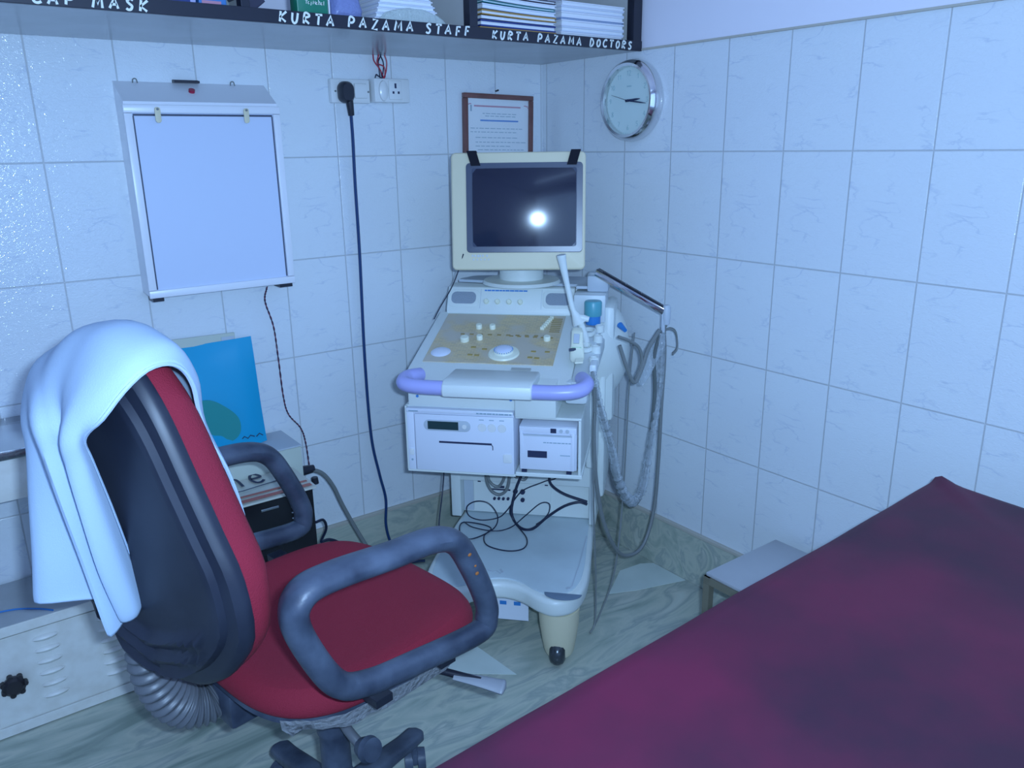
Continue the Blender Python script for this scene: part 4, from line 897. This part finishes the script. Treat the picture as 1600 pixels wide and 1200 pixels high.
bm = new(); box(bm, .200, .222, .075, .10, .0, .004, .001, axes((0, 0, zc(.085)-.0), (1, 0, .1), (0, 1, SL), (0, 0, 1))); nt_ = obj('paper_tab', bm, M['knob'], psf, False)
bm = new(); box(bm, .206, .224, .102, .108, 0, .006, .0, axes((0, 0, zc(.10)), (1, .3, .1), (-.3, 1, SL), (0, 0, 1))); obj('dark_tab', bm, M['mdark'], psf, False)
# side bulge
bm = new(); bmesh.ops.create_uvsphere(bm, u_segments=32, v_segments=20, radius=1)
bmesh.ops.transform(bm, matrix=I((.222, .53, .775)) @ Matrix.Diagonal((.106, .125, .165, 1)), verts=bm.verts); obj('side_cover', bm, MW, um)
bm = new(); box(bm, .235, .262, .42, .655, .30, .72, .012); box(bm, .245, .285, .43, .62, .56, .93, .014); obj('side_panel', bm, MW, um)
bm = new(); cyl(bm, (.300, .44, .872), (.318, .41, .862), .010, .006, 12); obj('blue_plug', bm, M['cap_blue'], um, label='blue cable plug')
# cable arm
bm = new(); box(bm, .195, .262, .46, .52, .968, 1.020, .008); lathe(bm, [(0, 0), (.030, 0), (.030, .05), (.024, .058), (0, .058)], 24, I((.222, .50, .968))); obj('arm_pivot', bm, M['mgrey'], um)
A0, A1 = V(.224, .47, 1.030), V(.434, .405, .925)
bm = new(); d = (A1-A0).normalized(); sx_ = d.cross(V(0, 0, 1)).normalized(); uz = sx_.cross(d).normalized()
box(bm, 0, (A1-A0).length, -.012, .012, -.011, .009, .002, axes(A0, d, sx_, uz)); arm = obj('cable_arm', bm, M['chrome'], um, label='chrome cable arm')
bm = new(); box(bm, 0, (A1-A0).length*.98, -.013, .013, .009, .011, .0, axes(A0, d, sx_, uz)); box(bm, .02, (A1-A0).length*.98, -.006, .006, .011, .013, .0, axes(A0, d, sx_, uz)); obj('arm_strip', bm, M['blackpl'], arm, False)
bm = new(); [cyl(bm, A0+d*k+uz*.012, A0+d*k+uz*.016, .004, seg=10) for k in (.10, .155)]; obj('rivet', bm, M['chrome'], arm)
bm = new(); lathe(bm, [(0, 0), (.011, 0), (.013, .02), (.013, .05), (.009, .058), (0, .058)], 16, I((.438, .404, .886))); box(bm, .424, .436, .395, .413, .860, .925, .003); obj('arm_end_joint', bm, M['mgrey'], arm)
bm = new(); tube(bm, [(.436, .404, .885), (.430, .404, .872), (.434, .404, .862)], .008, 10, 4)
for s in (0, 1): tube(bm, [(.436, .41, .868), (.455, .435-.02*s, .868), (.470, .449-.02*s, .850), (.475, .454-.02*s, .805), (.462, .44-.02*s, .788)], .0028, 6, 6)
obj('cable_hook', bm, M['pvc'], arm)
# spare thin black wire along the console
bm = new(); tube(bm, [(-.158, .325, 1.10), (-.180, .33, 1.04), (-.215, .38, .985), (-.262, .42, .92), (-.278, .40, .885)], .0018, 6, 6); 
tw_ = tag(obj('console_wire', bm, M['cordblack']), 'thin black wire from the monitor down the left side of the control panel', 'wire')
tw_.location = OM; tw_.rotation_euler = (0, 0, H43)
def mtag(o, label, cat, group=None):
    o.location = OM; o.rotation_euler = (0, 0, H43); return tag(o, label, cat, group)
def mthing(name, label, cat):
    return thing(name, label, cat, OM, H43)
# probes
pr1 = mthing('long_probe', 'long thin white probe standing upright in the holder, tip in front of the monitor', 'ultrasound probe')
bm = new(); tube(bm, [(.136, .295, 1.104), (.138, .296, 1.09), (.146, .298, 1.05), (.157, .30, 1.0), (.168, .30, .952), (.180, .30, .925), (.190, .30, .905)], lambda t: (.0135 if t < .12 else .0135-.0055*min(1, (t-.12)/.3) if t < .72 else .008+.014*(t-.72)/.28), 16, 6); obj('shaft', bm, MW, pr1)
bm = new(); tube(bm, [(.183, .30, .921), (.200, .30, .921), (.217, .30, .917)], lambda t: .012-.004*t, 12, 4); tube(bm, [(.190, .30, .912), (.200, .29, .89), (.212, .27, .862), (.214, .25, .842)], .010, 12, 5); obj('grip', bm, MW, pr1)
pr2 = mthing('flat_probe', 'short cream probe with a grey label lying in the holder below the long probe', 'ultrasound probe')
bm = new()
loft(bm, [[V(.190+1.15*w*x+.002*k, .235-.020*k+t*y, z) for x, y in rrect(1, 1, .35, 4)] for k, (z, w, t) in enumerate(((.905, .022, .016), (.90, .028, .02), (.875, .029, .022), (.85, .034, .024), (.836, .034, .022), (.833, .026, .016)))]); obj('body', bm, M['knob'], pr2)
bm = new(); box(bm, -.008, .008, -.014, .014, -.004, .0022, .001, axes((.193, .186, .886), (1, 0, 0), Vector((0, .55, .83)), Vector((0, -.83, .55)))); obj('label_plate', bm, M['mgrey'], pr2, False)
bm = new(); box(bm, .182, .208, .174, .176, .862, .8645); obj('green_line', bm, mat('pale_green_line', (.45, .70, .45), .4), pr2, False)
gb = mthing('gel_bottle', 'teal plastic bottle standing in the holder behind the probes', 'bottle')
bm = new(); lathe(bm, [(0, 0), (.022, 0), (.023, .01), (.023, .028), (0, .028)], 24, I((.221, .395, zc(.395)+.002))); obj('body', bm, M['cap_blue'], gb)
bm = new(); lathe(bm, [(.0, .0), (.0255, .0), (.0265, .004), (.0265, .040), (.024, .045), (0, .047)], 28, I((.221, .395, zc(.395)+.028))); obj('cap', bm, M['teal'], gb)
# cables on the arm
wc = mthing('wrapped_cable', 'probe cable in wrinkled clear plastic, looping from the panel side up to the cable arm', 'cable')
wp = [(.246, .095, .815), (.252, .122, .762), (.273, .168, .656), (.296, .203, .558), (.316, .23, .449), (.352, .278, .361), (.385, .322, .381), (.399, .344, .469), (.417, .373, .605), (.428, .393, .723), (.427, .398, .861)]
bm = new(); tube(bm, wp, .0055, 8, 8); obj('cable', bm, M['pvc'], wc)
random.seed(3)
jit = [random.uniform(.8, 1.25) for _ in range(200)]
bm = new(); tube(bm, wp, lambda t: .0115*jit[int(t*160) % 200]*(1+.35*max(0, 1-abs(t-.5)*6)), 12, 14); obj('plastic_sleeve', bm, M['wrap'], wc, label='wrinkled clear plastic sleeve')
lc_ = mthing('bare_cable', 'bare grey probe cable hanging in the longest, lowest loop from the cable arm', 'cable')
bm = new(); tube(bm, [(.252, .095, .770), (.252, .118, .70), (.250, .122, .625), (.256, .132, .506), (.272, .164, .372), (.301, .205, .26), (.338, .254, .188), (.391, .322, .185), (.423, .363, .289), (.432, .378, .457), (.434, .388, .622), (.438, .402, .78), (.433, .404, .870)], .0058, 10, 8); obj('cable', bm, M['pvc'], lc_)
bm = new(); tube(bm, [(.300, .222, .50), (.312, .236, .427), (.352, .286, .343), (.384, .322, .368), (.402, .352, .511), (.413, .376, .668), (.408, .378, .79), (.425, .40, .868)], .0058, 8, 8)
mtag(obj('dark_cable', bm, mat('dark_grey_cable', (.11, .13, .13), .5)), 'dark grey cable directly behind the plastic wrapped cable', 'cable')
bm = new(); tube(bm, [(.309, .262, .851), (.330, .275, .785), (.353, .296, .733), (.375, .322, .775), (.389, .346, .823), (.420, .388, .872)], .0062, 8, 8); tube(bm, [(.305, .26, .877), (.339, .290, .857), (.364, .318, .83), (.372, .325, .785), (.356, .305, .739)], .005, 8, 8)
mtag(obj('short_cable', bm, M['pvc']), 'short grey cable swag between the machine side and the cable arm', 'cable')
bm = new(); tube(bm, [(.345, .44, .85), (.335, .40, .70), (.330, .33, .423), (.322, .26, .238), (.306, .21, .12), (.272, .157, .030), (.258, .130, .008), (.250, .10, .007), (.262, .12, .03), (.262, .14, .12), (.258, .142, .243), (.252, .12, .45), (.253, .10, .70)], .0026, 6, 8)
mtag(obj('thin_cable', bm, M['pvc']), 'thin grey cable falling beside the machine and folding on the floor', 'cable')
bm = new()
loft(bm, [[V(x+w*math.cos(q)*(1+.15*math.sin(q*3+k)), y+.018*math.sin(q), z+w*.35*math.cos(q)) for q in (2*math.pi*i/18 for i in range(18))] for k, (x, y, z, w) in enumerate(((.428, .405, .862, .006), (.424, .403, .845, .014), (.415, .400, .82, .022), (.404, .392, .79, .024), (.392, .378, .76, .021), (.382, .365, .732, .018), (.374, .355, .712, .010)))])
mtag(obj('plastic_pouch', bm, M['wrap']), 'crumpled clear plastic pouch hanging from the end of the cable arm', 'bag')
# cords lying on the machine base
def cord(name, pts, r, m, label, cat='cord', group=None):
    bm = new(); tube(bm, pts, r, 8, 8); return mtag(obj(name, bm, m), label, cat, group)
cord('base_cable', [(.004, .365, .528), (.002, .355, .45), (.004, .355, .401), (-.014, .35, .347), (-.030, .35, .275), (-.022, .345, .236), (.01, .31, .2265), (.045, .315, .2265), (.086, .355, .251), (.139, .360, .29), (.186, .365, .306), (.213, .37, .298)], .0046, M['cordblack'], 'thick black cord drooping from the small printer down to the base tray')
cord('base_cable', [(.088, .365, .528), (.088, .355, .44), (.092, .355, .404), (.098, .355, .367), (.139, .362, .333), (.213, .368, .307)], .0046, M['cordblack'], 'black cord sweeping down to the right edge of the connector panel')
cord('thin_cable', [(.125, .36, .528), (.121, .355, .402), (.075, .355, .374), (.004, .35, .338), (-.045, .35, .268), (-.076, .35, .239), (-.131, .345, .229), (-.173, .35, .239), (-.179, .352, .271), (-.147, .352, .292), (-.105, .352, .286), (-.076, .345, .246), (-.082, .296, .2245), (-.136, .219, .2245), (-.18, .255, .2245), (-.191, .325, .2245), (-.137, .327, .2245), (-.088, .295, .2275), (-.1, .243, .2245), (-.076, .185, .2245), (-.009, .161, .2245), (.037, .185, .2245), (.035, .251, .2245), (-.014, .336, .2275), (-.036, .35, .262), (-.027, .352, .295)], .0021, M['cordblack'], 'thin black cord coiled in loose loops on the base tray')
cord('thin_cable', [(-.187, .333, .2245), (-.148, .299, .2245), (-.074, .284, .2245), (-.027, .318, .2245), (.015, .35, .253), (.063, .352, .298), (.092, .352, .3), (.092, .352, .271), (.074, .352, .244), (.05, .35, .2245)], .0019, M['cordblack'], 'thin grey black cord making one tall loop in front of the connector panel')
cord('grey_cable', [(-.118, .37, .528), (-.117, .36, .397), (-.104, .36, .338), (-.074, .362, .316), (-.047, .36, .338), (-.037, .36, .396), (-.035, .37, .528)], .0052, M['pvc'], 'grey cord in the lowest loop under the wide printer')
cord('grey_cable', [(-.109, .375, .528), (-.107, .352, .394), (-.097, .352, .36), (-.074, .352, .349), (-.058, .352, .369), (-.052, .352, .40), (-.05, .37, .528)], .0048, M['pvc'], 'grey cord in the small upper loop under the wide printer')
cord('grey_cable', [(-.028, .37, .528), (-.022, .36, .40), (-.008, .358, .382), (.020, .36, .388), (.035, .37, .528)], .0048, M['pvc'], 'short shallow grey cord swag right of the other two under the printers')
cord('thin_cable', [(-.243, .33, .526), (-.243, .32, .418), (-.246, .30, .34), (-.244, .24, .26), (-.232, .22, .2225), (-.21, .23, .2245), (-.195, .25, .2245)], .0022, M['cordblack'], 'thin dark cord hanging at the left side of the machine onto the base')

# ================================================================ office chair
CX, CY = -1.33, -.93
HC = math.radians(10)
SZ = .50
ch = thing('office_chair', 'office chair with maroon seat, black loop arms and tall black backed backrest', 'chair', (CX, CY, 0), HC)
# seat cushion (local: x forward, y to the chair's left)
def superel(a, b, n, k, cx=0, cy=0):
    t = 2*math.pi*k; c, s = math.cos(t), math.sin(t)
    return cx+a*abs(c)**(2/n)*(1 if c > 0 else -1), cy+b*abs(s)**(2/n)*(1 if s > 0 else -1)
NS = 64
def seatring(sc, z, dz=0.):
    out = []
    for k in range(NS):
        x, y = superel(.262*sc, .268*sc, 3.2, k/NS, -.002, -.012)
        zz = z-(.020*max(0, (x-.16)/.1)**2 if x > .16 else 0)+.010*(abs(y+.012)/.26)**3*sc*dz
        out.append(V(x, y, zz))
    return out
bm = new()
loft(bm, [seatring(.02, SZ-.006), seatring(.35, SZ-.007), seatring(.62, SZ-.004, 1), seatring(.82, SZ, 1), seatring(.93, SZ-.004, 1), seatring(.985, SZ-.018), seatring(1.0, SZ-.038), seatring(.985, SZ-.050), seatring(.95, SZ-.058), seatring(.5, SZ-.058)])
s = obj('seat', bm, M['seat'], ch, label='maroon fabric seat cushion'); subsurf(s, 1)
bm = new(); loft(bm, [seatring(.955, SZ-.055), seatring(.965, SZ-.066), seatring(.85, SZ-.086), seatring(.5, SZ-.098)]); obj('seat_pan', bm, M['chairpl'], ch)
bm = new()
tp = []
for k in range(int(NS*.60), int(NS*.80)+1):
    x, y = superel(.262*.985, .268*.985, 3.2, k/NS, -.002, -.012); tp.append((x, y))
random.seed(11)
A = [V(x*1.006, y*1.006-.001, SZ-.052+random.uniform(-.004, .004)) for x, y in tp]; B = [V(x*.985, y*.985, SZ-.080+random.uniform(-.010, .006)) for x, y in tp]; Ci = [V(x*.93, y*.93, SZ-.088) for x, y in tp]
loft(bm, [A, B, Ci], cap=False, closed=False)
r = bmesh.ops.solidify(bm, geom=bm.faces[:], thickness=.0015)
obj('tape_edge', bm, M['duct'], ch, label='frayed silver tape along the seat edge')
# loop arms
arm_pts = [(-.262, .722), (-.244, .760), (-.19, .766), (-.08, .755), (.015, .747), (.068, .722), (.105, .660), (.138, .580), (.143, .538), (.118, .513), (-.04, .528), (-.14, .543), (-.196, .572), (-.238, .648)]
for side, yy, nm in ((-1, -.335, 'near'), (1, .302, 'far')):
    P = [V(x, yy, z) for x, z in arm_pts]
    bm = new(); tube(bm, P, .0225, 14, 8, closed=True, upv=(0, 1, 0), sec=(1.0, 1.0))
    for v in bm.verts:      # the top rail is a wider pad
        k = max(0, min(1, (v.co.z-.70)/.05)); v.co.y = yy+(v.co.y-yy)*(1+.35*k)
    a_ = obj('armrest', bm, M['chairpl'], ch, label='black loop armrest')
    for xx in (-.10, .05): bm = new(); box(bm, xx-.018, xx+.018, min(yy-.01*side, (.262 if side > 0 else -.27)), max(yy-.01*side, (.262 if side > 0 else -.27)), .470, .486, .001); obj('arm_bracket', bm, M['blackpl'], a_, False)
    if side < 0:
        bm = new()
        for x, z, r_ in ((.095, .700, .0045), (.108, .672, .003), (.112, .655, .0045)):
            t = new(); bmesh.ops.create_icosphere(t, subdivisions=2, radius=1); bmesh.ops.transform(t, matrix=I((x-.012, yy-.022, z)) @ Matrix.Diagonal((r_, .0022, r_*.8, 1)), verts=t.verts); merge(bm, t)
        obj('paint_fleck', bm, M['rust'], a_, label='orange paint flecks')
# backrest
HB = math.radians(20)-HC
MBk = Matrix.Rotation(HB, 4, 'Z')
KT = .09
ZB0, BH = .540, .605
wk = [(0, 0), (.012, .045), (.04, .092), (.12, .155), (.25, .212), (.42, .216), (.55, .190), (.7, .157), (.82, .131), (.9, .106), (.96, .075), (.99, .038), (1, 0)]
oc = [(w, ZB0+BH*k) for k, w in wk]+[(-w, ZB0+BH*k) for k, w in wk[::-1][1:-1]]
OC = [(p.x, p.y) for p in catmull([(w, z, 0) for w, z in oc], 3, True)]
ZCN = .81
HBK = math.radians(22)-HC
MBk = Matrix.Rotation(HBK, 4, 'Z')
def bk(b, z, off):
    """point of the backrest: b lateral, z height, off outwards behind (negative = towards the sitter)"""
    if off < -.015: off = -.012+(off+.012)*(.45+.55*min(1, max(0, (z-.54)/.25)))
    return MBk @ V(-.352-KT*(z-.5)-off, b-.010, z)
def bring(sc, off, fo=None):
    return [bk(w*sc, ZCN+(z-ZCN)*sc, off if fo is None else fo(w*sc, ZCN+(z-ZCN)*sc, off)) for w, z in OC]
def vr(b, z, off):       # three V shaped ridges low on the shell
    for zz in (.572, .604, .638):
        d = z-(zz+abs(b)*.32)
        off += .013*math.exp(-(d/.010)**2)*min(1, max(0, (.185-abs(b))/.05))
    return off
bm = new()
loft(bm, [bring(.02, .030, vr)]+[bring(s_, .030, vr) for s_ in [.06+.02*q for q in range(36)]]+[bring(.79, .030, vr), bring(.83, .030, vr), bring(.86, .028, vr), bring(.875, .017), bring(.92, .014), bring(.955, .013), bring(.99, .004), bring(1.0, -.006), bring(.99, -.012), bring(.5, -.012)])
obj('back_shell', bm, M['shell'], ch, label='dark plastic back shell with three V ridges')
bm = new()
loft(bm, [bring(.6, -.010), bring(.965, -.010), bring(.985, -.025), bring(.985, -.042), bring(.965, -.056), bring(.91, -.066), bring(.75, -.073), bring(.5, -.074), bring(.25, -.074), bring(.02, -.074)])
obj('back_cushion', bm, M['seat'], ch, label='maroon fabric back cushion')
# bellows covering the bent back bracket
bw = [(-.35, .02, .61), (-.353, .03, .55), (-.345, .035, .48), (-.325, .035, .425), (-.295, .035, .390), (-.262, .03, .380), (-.238, .028, .384)]
bm = new()
def brad(t): return .038*(1+.10*math.sin(t*2*math.pi*19))
tube(bm, bw, brad, 18, 34, sec=(1.0, .75)); obj('bellows', bm, M['bellows'], ch, label='ribbed grey rubber bellows')
bm = new(); box(bm, -.250, -.11, -.040, .090, .345, .420, .008); obj('bracket_block', bm, M['chairpl'], ch)
# mechanism, column and star base
BX, BY = -.085, -.125
bm = new(); box(bm, -.16, .10, -.16, .06, .372, .398, .006); box(bm, -.13, .04, -.15, .02, .345, .372, .006); obj('tilt_mechanism', bm, M['blackpl'], ch)
bm = new(); cyl(bm, (BX, BY, .30), (BX, BY, .348), .033, .033, 28); cyl(bm, (BX, BY, .15), (BX, BY, .30), .031, .029, 28); cyl(bm, (BX, BY, .08), (BX, BY, .185), .040, .036, 28); obj('gas_column', bm, M['chairpl'], ch)
bm = new(); tube(bm, [(BX-.005, BY-.03, .352), (BX-.01, BY-.07, .338), (BX-.005, BY-.105, .318)], .010, 10, 4); kn = obj('tension_rod', bm, M['bellows'], ch)
bm = new(); cyl(bm, (BX-.005, BY-.10, .318), (BX-.004, BY-.122, .324), .017, .025, 24); cyl(bm, (BX-.004, BY-.122, .324), (BX-.003, BY-.134, .328), .025, .022, 24); obj('tension_knob', bm, M['chairpl'], kn)
bm = new(); tube(bm, [(.08, -.17, .385), (.12, -.24, .375), (.155, -.30, .365)], .008, 10, 5); lv = obj('height_lever', bm, M['blackpl'], ch)
bm = new(); tube(bm, [(.125, -.254, .371), (.150, -.295, .366), (.172, -.332, .360), (.181, -.346, .358)], lambda t: (.012+.012*t)*(1 if t < .8 else max(.15, math.sqrt(max(0, 1-((t-.8)/.2)**2)))), 14, 8, sec=(1.0, .45), upv=(0, 0, 1)); obj('lever_paddle', bm, mat('grey_paddle', (.34, .36, .40), .4), lv)
for k in range(5):
    ang = math.radians(24.7+72*k)-HC
    m = I((BX, BY, 0)) @ Matrix.Rotation(ang, 4, 'Z')
    bm = new()
    sec_ = [(.025, .125, .030, .046), (.08, .122, .028, .040), (.16, .108, .025, .034), (.225, .094, .024, .030), (.262, .090, .024, .028), (.275, .088, .014, .018)]
    loft(bm, [[m @ V(x, w*yy, z+h*.5*zz) for yy, zz in rrect(2, 2, .7, 4)] for x, z, w, h in sec_])
    lg = obj('base_leg', bm, M['chairpl'], ch)
    mc2 = m @ I((.255, 0, 0)) @ Matrix.Rotation(.7+k, 4, 'Z')
    bm = new()
    for s_ in (-1, 1):
        t = new(); cyl(t, (0, s_*.006, .026), (0, s_*.024, .026), .026, .024, 22); bmesh.ops.transform(t, matrix=mc2, verts=t.verts); merge(bm, t)
    t = new(); cyl(t, (0, 0, .03), (0, 0, .085), .008, seg=12); box(t, -.022, .022, -.007, .007, .024, .055, .004); bmesh.ops.transform(t, matrix=mc2, verts=t.verts); merge(bm, t)
    obj('caster', bm, M['chairpl'], lg)

# ================================================================ towel over the backrest
# rows from the end hanging on the cushion, over the top, down behind the shell; columns from the near hem to the far hem
HT = math.radians(20); FT = V(math.cos(HT), math.sin(HT), 0); LT = V(-math.sin(HT), math.cos(HT), 0)
def tw(a, b, z): return V(CX, CY, 0)+FT*a+LT*b+V(0, 0, z)
U_ = [0, .07, .14, .21, .28, .36, .45, .6, .8, 1.0]
rows = [
 [(-.240, -.092, .800), (-.236, -.08, .80), (-.236, -.06, .80), (-.236, -.04, .80), (-.236, -.01, .80), (-.236, .02, .80), (-.24, .05, .80), (-.25, .08, .80), (-.255, .11, .80), (-.26, .14, .81)],
 [(-.272, -.112, .90), (-.262, -.095, .90), (-.258, -.07, .90), (-.258, -.04, .90), (-.256, -.01, .90), (-.258, .02, .90), (-.262, .05, .90), (-.27, .09, .90), (-.28, .13, .90), (-.29, .16, .90)],
 [(-.315, -.120, 1.00), (-.298, -.10, 1.00), (-.290, -.08, 1.00), (-.286, -.05, 1.00), (-.284, -.01, 1.00), (-.284, .02, 1.00), (-.284, .06, 1.00), (-.287, .10, 1.00), (-.29, .15, 1.00), (-.30, .18, .99)],
 [(-.340, -.145, 1.075), (-.315, -.12, 1.08), (-.308, -.09, 1.085), (-.305, -.06, 1.09), (-.303, -.02, 1.09), (-.30, .02, 1.09), (-.295, .07, 1.085), (-.29, .12, 1.08), (-.285, .165, 1.065), (-.30, .20, 1.04)],
 [(-.378, -.165, 1.120), (-.360, -.14, 1.140), (-.355, -.11, 1.150), (-.350, -.07, 1.158), (-.345, -.03, 1.158), (-.34, .015, 1.150), (-.33, .07, 1.140), (-.32, .12, 1.125), (-.315, .17, 1.100), (-.33, .20, 1.075)],
 [(-.435, -.172, 1.120), (-.430, -.15, 1.140), (-.425, -.11, 1.155), (-.42, -.07, 1.162), (-.415, -.03, 1.160), (-.41, .02, 1.152), (-.39, .07, 1.135), (-.375, .12, 1.115), (-.36, .17, 1.095), (-.36, .205, 1.065)],
 [(-.482, -.150, 1.068), (-.485, -.13, 1.085), (-.480, -.105, 1.10), (-.475, -.07, 1.10), (-.465, -.03, 1.10), (-.46, .02, 1.10), (-.44, .07, 1.10), (-.43, .12, 1.09), (-.42, .16, 1.06), (-.41, .19, 1.03)],
 [(-.482, -.095, 1.030), (-.498, -.105, 1.035), (-.508, -.090, 1.04), (-.495, -.070, 1.04), (-.480, -.050, 1.04), (-.492, -.03, 1.045), (-.500, .0, 1.05), (-.475, .06, 1.04), (-.462, .115, 1.02), (-.43, .165, .99)],
 [(-.462, -.068, .980), (-.484, -.086, .985), (-.500, -.074, .985), (-.478, -.054, .985), (-.458, -.038, .985), (-.480, -.026, .99), (-.500, -.012, .99), (-.466, .045, .99), (-.470, .10, .97), (-.44, .155, .94)],
 [(-.436, -.045, .90), (-.462, -.064, .90), (-.484, -.056, .90), (-.458, -.038, .90), (-.436, -.024, .90), (-.462, -.018, .90), (-.486, -.008, .90), (-.446, .035, .90), (-.478, .10, .89), (-.455, .145, .87)],
 [(-.408, -.022, .80), (-.438, -.044, .80), (-.464, -.036, .80), (-.434, -.016, .80), (-.408, -.002, .80), (-.438, -.002, .80), (-.468, .0, .80), (-.426, .032, .80), (-.488, .095, .80), (-.468, .14, .79)],
 [(-.386, -.004, .715), (-.416, -.028, .712), (-.440, -.020, .712), (-.412, -.002, .718), (-.392, .012, .725), (-.420, .006, .70), (-.452, .004, .695), (-.416, .034, .725), (-.494, .10, .735), (-.476, .14, .725)],
 [(-.386, -.002, .702), (-.412, -.020, .690), (-.432, -.014, .690), (-.410, .0, .700), (-.396, .012, .715), (-.420, .008, .675), (-.446, .006, .665), (-.418, .034, .705), (-.495, .10, .718), (-.478, .14, .712)],
]
def smoothrow(row, n=5): return catmull([tw(*p) for p in row], n)
RR = [smoothrow(r_) for r_ in rows]
cols = [catmull([r_[k] for r_ in RR], 5) for k in range(len(RR[0]))]
bm = new()
g = [[bm.verts.new(p) for p in c] for c in cols]
for i in range(len(g)-1):
    for j in range(len(g[0])-1): bm.faces.new((g[i][j], g[i][j+1], g[i+1][j+1], g[i+1][j]))
towel = thing('towel', 'pale blue white towel draped over the top of the chair backrest', 'towel', (CX, CY, 1.0))
bmesh.ops.translate(bm, verts=bm.verts, vec=-Vector(towel.location))
t_ = obj('cloth', bm, M['towel'], towel)
so = t_.modifiers.new('thickness', 'SOLIDIFY'); so.thickness = .004; so.offset = 0
# sewn hem along the near edge
bm = new(); hp = [c for c in cols[0]][::3]+[cols[0][-1]]
tube(bm, hp, .0032, 6, 3); bmesh.ops.translate(bm, verts=bm.verts, vec=-Vector(towel.location)); obj('hem', bm, M['towel'], towel)
